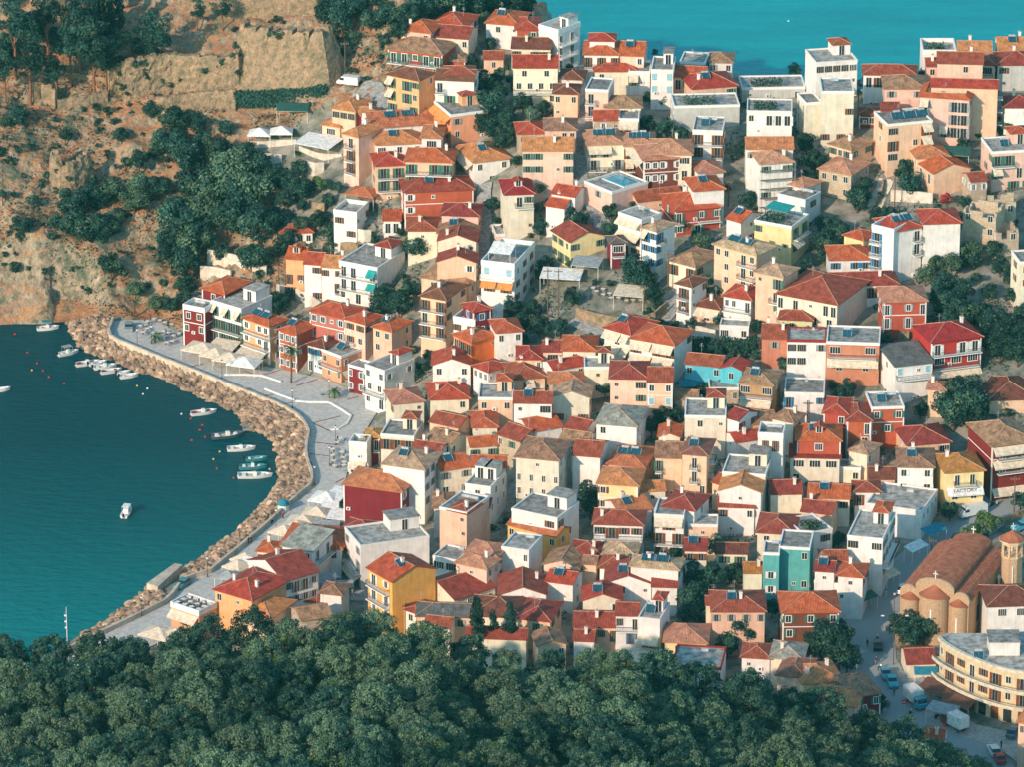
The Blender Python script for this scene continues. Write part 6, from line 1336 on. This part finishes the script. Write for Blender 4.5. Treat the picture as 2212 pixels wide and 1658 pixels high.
# ------------------------------------------------------------------ church, bell tower, curved building
CB=mat('church_brick',(.50,.33,.20),var=.10,scale=3.5,bump=.3,bscale=9); CR=mat('church_tiles',(.50,.17,.09),kind='tile',var=.15,scale=.8)
def church():
    h=8.6; p=gnd(*tp(TO,1715,860),h=h); s=ppm(p); yaw=22; w=600*.23993/s/math.cos(R(yaw)); d=23.0; rz=-R(yaw); off=Vector((w/2,-d/2,0)); off.rotate(Matrix.Rotation(rz,3,'Z'))
    t=thing('church',(p.x-off.x,p.y-off.y,p.z-h),rz); hw,hd=w/2,d/2; nw=hw*.52
    b=MB(); b.box(-hw,hw,-hd,hd,-3,h,CB); b.box(-nw,nw,-hd+.2,hd-.1,h-.1,h+1.6,CB)
    # curved west parapet gables
    def arch(cx_,r,z0,z1,y0,y1,rise):
        N_=12; pr=[(cx_-r,z0)]+[(cx_+r*math.sin(-math.pi/2+math.pi*k/N_),z1+rise*math.cos(-math.pi/2+math.pi*k/N_)) for k in range(N_+1)]+[(cx_+r,z0)]
        A=[(x,y0,z) for x,z in pr]; B_=[(x,y1,z) for x,z in pr]; b.face(A,CB); b.face(B_[::-1],CB)
        for i in range(len(pr)): j=(i+1)%len(pr); b.face([A[i],B_[i],B_[j],A[j]][::-1],TRIMC)
    TRIMC=mat('church_coping',(.66,.44,.26))
    arch(0,nw+.25,h-.5,h+1.7,-hd-.08,-hd+.45,1.7)
    for s_ in(-1,1): arch(s_*(hw+nw)/2,(hw-nw)/2+.1,h-.6,h-.1,-hd-.06,-hd+.4,1.5)
    b.obj('wall',t)
    b=MB(); N_=10
    for k in range(N_):
        a0=-math.pi/2+math.pi*k/N_; a1=a0+math.pi/N_; P_=lambda a,y:((nw+.35)*math.sin(a),y,h+1.6+1.55*math.cos(a)); b.face([P_(a0,-hd+.45),P_(a1,-hd+.45),P_(a1,hd+.3),P_(a0,hd+.3)][::-1] if False else [P_(a0,hd+.3),P_(a0,-hd+.45),P_(a1,-hd+.45),P_(a1,hd+.3)],CR,[(d,k*.9),(0,k*.9),(0,k*.9+.9),(d,k*.9+.9)])
    b.face([P_(-math.pi/2+math.pi*k/N_,hd+.25) for k in range(N_,-1,-1)],CB); b.obj('nave_roof',t)
    for s_ in(-1,1):
        b=MB(); q=[(s_*(hw+.4),h-.1),(s_*(hw*.86),h+.75),(s_*nw*1.1,h+1.2),(s_*nw,h+1.3)]
        for a_,c_ in zip(q[:-1],q[1:]):
            f=[(a_[0],-hd+.4,a_[1]),(a_[0],hd+.3,a_[1]),(c_[0],hd+.3,c_[1]),(c_[0],-hd+.4,c_[1])]; b.face(f if s_>0 else f[::-1],CR,[(0,0),(0,d),(1.2,d),(1.2,0)])
        b.face([(x,hd+.28,z) for x,z in q]+[(s_*nw,hd+.28,h-.1)],CB); b.obj('aisle_roof',t)
    for cx_,r,hh in((0,2.7,h+.3),(-hw+1.9,1.65,h-1.0),(hw-1.9,1.65,h-1.0)):
        b=MB(); N_=12; pr=[(cx_+r*math.cos(math.pi+math.pi*k/N_),-hd-.0+r*.8*math.sin(math.pi+math.pi*k/N_)) for k in range(N_+1)]
        for i in range(N_): b.face([(*pr[i],-3),(*pr[i+1],-3),(*pr[i+1],hh),(*pr[i],hh)],CB)
        b.box(cx_-.12,cx_+.12,-hd-r*.8-.06,-hd-r*.8+.1,2.2,hh-2.2,TRIM); o2=b.obj('apse',t); b=MB()
        for i in range(N_): 
            e=lambda q:(cx_+(q[0]-cx_)*1.1,-hd+(q[1]+hd)*1.1,hh-.05); b.face([e(pr[i]),e(pr[i+1]),(cx_,-hd,hh+r*.75)],CR,[(0,0),(.8,0),(.4,2)])
        b.obj('apse_roof',o2)
    for y,z in((-hd+.2,h+3.4),(hd,h+3.1)):
        b=MB(); b.box(-.07,.07,y-.07,y+.07,z-.2,z+1.5,TRIM); b.box(-.45,.45,y-.07,y+.07,z+.85,z+1.0,TRIM); b.obj('cross',t)
    for y in(-hd*.5,0,hd*.5): b=MB(); b.box(hw-.02,hw+.05,y-.6,y+.6,2.5,5.5,GLASS); b.obj('window',t)
    tag(t,'brick church with curved tiled roofs, three apses and a cross','church'); 
church()
p=gnd(*tp(TO,2095,640),h=0); 
TBp=gnd(*tp(TO,2110,290),h=13.5); t=thing('bell_tower',(TBp.x,TBp.y,TBp.z-13.5)); r=2.15
def octa(b,r0,r1,z0,z1,m): b.hexa([(r0*math.cos(math.pi/8+k*math.pi/4),r0*math.sin(math.pi/8+k*math.pi/4),z0) for k in range(8)],[(r1*math.cos(math.pi/8+k*math.pi/4),r1*math.sin(math.pi/8+k*math.pi/4),z1) for k in range(8)],m)
b=MB(); octa(b,r,r*.92,-3,10.0,CB); octa(b,r*1.02,r*1.02,10.0,10.3,mat('church_coping',(.6,.4,.24))); b.box(-.1,.1,-r*.96,-r*.7,3.5,8.6,TRIM); b.obj('shaft',t)
b=MB(); 
for k in range(8): a=math.pi/8+k*math.pi/4; b.tube((r*.85*math.cos(a),r*.85*math.sin(a),10.3),(r*.85*math.cos(a),r*.85*math.sin(a),12.6),.22,MATS['church_coping'],6)
octa(b,r*.98,r*.98,12.5,13.4,MATS['church_coping']); b.obj('belfry',t); b=MB(); b.tube((0,0,11),(0,0,12.1),.45,METAL,10,.2); b.obj('bell',t)
b=MB(); 
for k in range(8): a=math.pi/8+k*math.pi/4; a2=a+math.pi/4; b.face([(r*1.25*math.cos(a),r*1.25*math.sin(a),13.4),(r*1.25*math.cos(a2),r*1.25*math.sin(a2),13.4),(0,0,15.2)],CR,[(0,0),(1.6,0),(.8,2.5)])
octa(b,r*1.25,r*1.25,13.3,13.4,TRIM); b.obj('roof',t); b=MB(); b.box(-.06,.06,-.06,.06,15.1,16.5,TRIM); b.box(-.4,.4,-.06,.06,15.9,16.03,TRIM); b.obj('cross',t)
tag(t,'octagonal brick bell tower with tiled cap and white cross','bell tower')
def curved():
    h=10.2; pr=[(1455,1195),(1500,1240),(1600,1300),(1700,1352),(1800,1395),(1900,1432),(2020,1468),(2130,1492),(2290,1515)]; Wp=[gnd(*tp(TO,a,c),h=h) for a,c in pr]; zb=min(v.z for v in Wp)-h; 
    F_=[]; 
    for a,c in pr: F_.append(at(*tp(TO,a,c),zb+h).xy)
    back=[at(*tp(TO,a,c),zb+h).xy for a,c in ((2420,1300),(2300,1130),(1890,1150),(1500,1150))]
    t=thing('apartment_building',(F_[4].x,F_[4].y,zb)); o0=F_[4]; pts=[p-o0 for p in F_+back]; YM=mat('wall_curved_cream',(.64,.52,.33),kind='plaster',var=.05)
    b=MB(); b.face([(x,y,h-.02) for x,y in pts],YM)
    for i in range(len(pts)): j=(i+1)%len(pts); b.face([(*pts[i],-3),(*pts[j],-3),(*pts[j],h-.02),(*pts[i],h-.02)],YM)
    b.obj('wall',t); fr=[p-o0 for p in F_]
    nr=[]; 
    for i in range(len(fr)): d=(fr[min(i+1,len(fr)-1)]-fr[max(i-1,0)]).normalized(); nr.append(Vector((d.y,-d.x)))
    b=MB(); b.v=[(x,y,h+.08) for x,y in pts]; b.f=[tuple(range(len(pts)))]; b.m=[b.mi(FLATR)]; b.uv=[[(0,0)]*len(pts)]; b.obj('roof',t)
    def band(name,z0,z1,o1,o2,m,par=t):
        b=MB()
        for i in range(len(fr)-1):
            a,c=fr[i],fr[i+1]; na,nc=nr[i],nr[i+1]; q=[(*(a+na*o2),z0),(*(c+nc*o2),z0),(*(c+nc*o1),z0),(*(a+na*o1),z0)]; b.hexa(q,[(x,y,z1) for x,y,_ in q],m)
        return b.obj(name,par)
    band('parapet',h-.15,h+.45,-.2,.5,TRIMY)
    for z in(3.5,6.7):
        s_=band('balcony',z-.2,z,0,1.5,TRIMY); band('railing',z+.0,z+.45,1.42,1.5,TRIMY,s_); band('handrail',z+.85,z+.92,1.44,1.49,RAIL,s_)
    k=0
    for i in range(len(fr)-1):
        a,c=fr[i],fr[i+1]; L_=(c-a).length; nn=max(1,round(L_/2.4)); ang=math.atan2((c-a).y,(c-a).x)
        for q in range(nn):
            v=a.lerp(c,(q+.5)/nn)
            for z in(3.5,6.7): link('door' if k%2 else 'window',winmesh('d' if k%2 else 'w','n' if k%3 else '0',0),t,(v.x,v.y,z),ang)
            k+=1
            b=MB(); b.box(-.8,.8,-.06,0,0,2.4,GLASS if k%2 else SHUT['n']); b.obj('shopfront',t,loc=(v.x,v.y,.1),rz=ang)
    b=MB(); q=fr[6]-Vector((2,0)); v=at(*tp(TO,2040,1300),zb+h).xy-o0; b.box(v.x-3,v.x+2.4,v.y-2.5,v.y+2.5,h,h+2.7,wallm('w')); o2=b.obj('rooftop_room',t); b=MB(); b.box(v.x-3.2,v.x+2.6,v.y-2.7,v.y+2.7,h+2.7,h+2.85,FLATR); b.obj('roof',o2)
    solar(t,(v.x-5,v.y-3,h+.1),0,38,2)
    tag(t,'large cream building with curved front and wraparound balconies','building')
TRIMY=mat('trim_cream',(.62,.56,.44)); curved()
# ------------------------------------------------------------------ labels
LM=[("the teal house",1777,1215),("the church",2010,1270),("the bell tower",2190,1190),("the curved-front building",2120,1400),("the rooftop swimming pool",1322,392),("the turquoise house",1540,810),("the maroon harbour building",830,1055),("the promenade palm",629,790),("the castle bastion",455,150),("the green-awning apartments",800,590),("the scaffolded white house",1670,370),("the stained white tower block",1775,240),("the lettered awning",2085,1040),("the amber gabled house",870,1230),("the red-roofed maroon corner house",1755,1330),("the orange-awning apartments",1100,610),("the vermilion house",1040,740),("the bright red balcony house",2050,740),("the ruined stone house",2130,460),("the largest maroon roof",1800,640),("the tavern terrace",1330,650),("the white terraced tower by the sea",1210,80),("the crumbling tiled mansion",1165,1000),("the brown stepped lane",1043,560),("the orange corner cafe",390,1320),("the long pink house under the pines",900,40),("the white waterfront restaurant",490,700)]
def relate(items):
    """items: (obj,base,px,py,cat); give every object a label that no other carries"""
    by={}
    for it in items: by.setdefault(it[1],[]).append(it)
    ordn=['','second ','third ','fourth ','fifth ','sixth ','seventh ','eighth ','ninth ','tenth ']
    for base,L_ in by.items():
        if len(L_)==1: tag(L_[0][0],base,L_[0][4]); continue
        buckets={}
        for it in L_:
            o_,_,px,py,cat=it[:5]; c=min(LM,key=lambda m:math.hypot(m[1]-px,m[2]-py)); dx,dy=px-c[1],py-c[2]
            dr='right of' if dx>abs(dy) else 'left of' if -dx>abs(dy) else 'below' if dy>0 else 'above'
            buckets.setdefault((c[0],dr),[]).append((math.hypot(dx,dy),it))
        for (lm,dr),bl in buckets.items():
            bl.sort(key=lambda q:q[0])
            for k,(dd,it) in enumerate(bl):
                r=('' if len(bl)==1 else (ordn[k] if k<10 else f'{k+1}th ')+'nearest ')
                tag(it[0],f"{base}, {r+dr} {lm}" if r else f"{base} {dr} {lm}",it[4])
items=[]
for hh in HOUSES:
    rt=hh['rt']; wn=WALL[hh['wk']][1]; rn=ROOF[hh['rk']][1] if hh['rk']in ROOF else ''
    rf={'h':f'{rn} hipped roof','g':f'{rn} gabled roof','G':f'{rn} roof and gable front','f':'flat roof','k':f'flat roof and {rn} tile skirt','s':f'{rn} lean-to roof','u':'no roof'}[rt]
    size='tall ' if hh['n']>=4 else 'low ' if hh['n']==1 else ''
    ex=''
    e=hh['ext']
    if rt=='u': base=f'ruined {wn} house without a roof'
    else:
        if 'H' in e: ex=' carrying a swimming pool'
        elif 'K' in e: ex=' behind scaffolding'
        elif 'C' in e or 'G' in e: ex=', canopy on top'
        elif 'P' in e and rt=='f': ex=', red-capped rooftop room'
        elif 's' in e or 'S' in e: ex=', solar panels'
        elif 'B' in e: ex=', balustrade'
        elif '=' in hh['fp']: ex=', balconies'
        elif 'A' in hh['fp'] or 'a' in hh['fp']: ex=', awnings'
        base=f'{size}{wn} house with {rf}{ex}'
    items.append((hh['root'],base,hh['px'],hh['py'],'house'))
relate(items)
relate([(t,l,a,c,k) for t,l,a,c,k in CANS])
relate([(t,l,a,c,k) for t,l,a,c,k in LAMPS])
tr=[]
for t,ds,px,py,cat,r in TREES:
    sz='large ' if r>24 else 'small ' if r<11 else ''
    if cat=='shrub' and r<10.5 and 'red' not in ds:
        tag(t,'small round green shrub growing wild on the rocky slope or garden edge','shrub','small wild shrubs'); continue
    tr.append((t,sz+ds,px,py,cat))
by={}
relate(tr)
for o_ in bpy.data.objects:
    if o_.parent is None and 'label' in o_ and len(o_['label'].split())>16: o_['label']=o_['label'].replace(', balconies','').replace(', solar panels','').replace(', awnings','')
for cat_,grp in (('house','houses of the hillside town'),): 
    for hh in HOUSES: hh['root']['group']=grp
hz_=MB(); hz_.box(-420,420,-1150,1400,-8,470,DARK); ho=hz_.obj('haze'); ho.data.materials.clear(); hm=bpy.data.materials.new('haze_shadow_lift'); hm.use_nodes=True; N_=hm.node_tree.nodes; N_.remove(N_['Principled BSDF']); pv=N_.new('ShaderNodeVolumePrincipled'); pv.inputs['Color'].default_value=(.16,.80,.80,1); pv.inputs['Density'].default_value=.000032; hm.node_tree.links.new(pv.outputs[0],N_['Material Output'].inputs['Volume']); ho.data.materials.append(hm); tag(ho,'thin teal haze added to lift the shadows over the town','haze',kind='stuff')  # teal volume added over the town to lift and tint its shadows
# ------------------------------------------------------------------ camera, sun, sky
cd=bpy.data.cameras.new('camera'); cd.sensor_width=36; cd.lens=36*F0/2212; cd.clip_end=9000; cd.clip_start=5; co=bpy.data.objects.new('camera',cd); C.objects.link(co); co.location=CAM; co.rotation_euler=(R(90)-PITCH,0,0); bpy.context.scene.camera=co
AZ,EL=R(SUN_AZ),R(SUN_EL); sd=Vector((-math.sin(AZ)*math.cos(EL),-math.cos(AZ)*math.cos(EL),math.sin(EL)))
sl=bpy.data.lights.new('sun','SUN'); sl.energy=SUN_E; sl.angle=R(.6); sl.color=(1.0,.745,.55); so=bpy.data.objects.new('sun',sl); C.objects.link(so); so.rotation_euler=sd.to_track_quat('Z','Y').to_euler()
w=bpy.data.worlds.new('World'); bpy.context.scene.world=w; w.use_nodes=True; nt=w.node_tree; bg=nt.nodes['Background']; sk=nt.nodes.new('ShaderNodeTexSky'); sk.sky_type='NISHITA'; sk.sun_disc=False; sk.sun_elevation=EL; sk.sun_rotation=math.atan2(sd.x,sd.y); sk.air_density=1.0; sk.dust_density=.5; sk.ozone_density=2.0
tn=nt.nodes.new('ShaderNodeMix'); tn.data_type='RGBA'; tn.blend_type='MULTIPLY'; tn.inputs['Factor'].default_value=1; tn.inputs['B'].default_value=(.72,1.06,.98,1)
nt.links.new(sk.outputs[0],tn.inputs['A']); nt.links.new(tn.outputs['Result'],bg.inputs[0]); bg.inputs[1].default_value=SKY_E
vs_=bpy.context.scene.view_settings; vs_.view_transform='Standard'; vs_.look='None'; vs_.gamma=1; vs_.exposure=EXPO
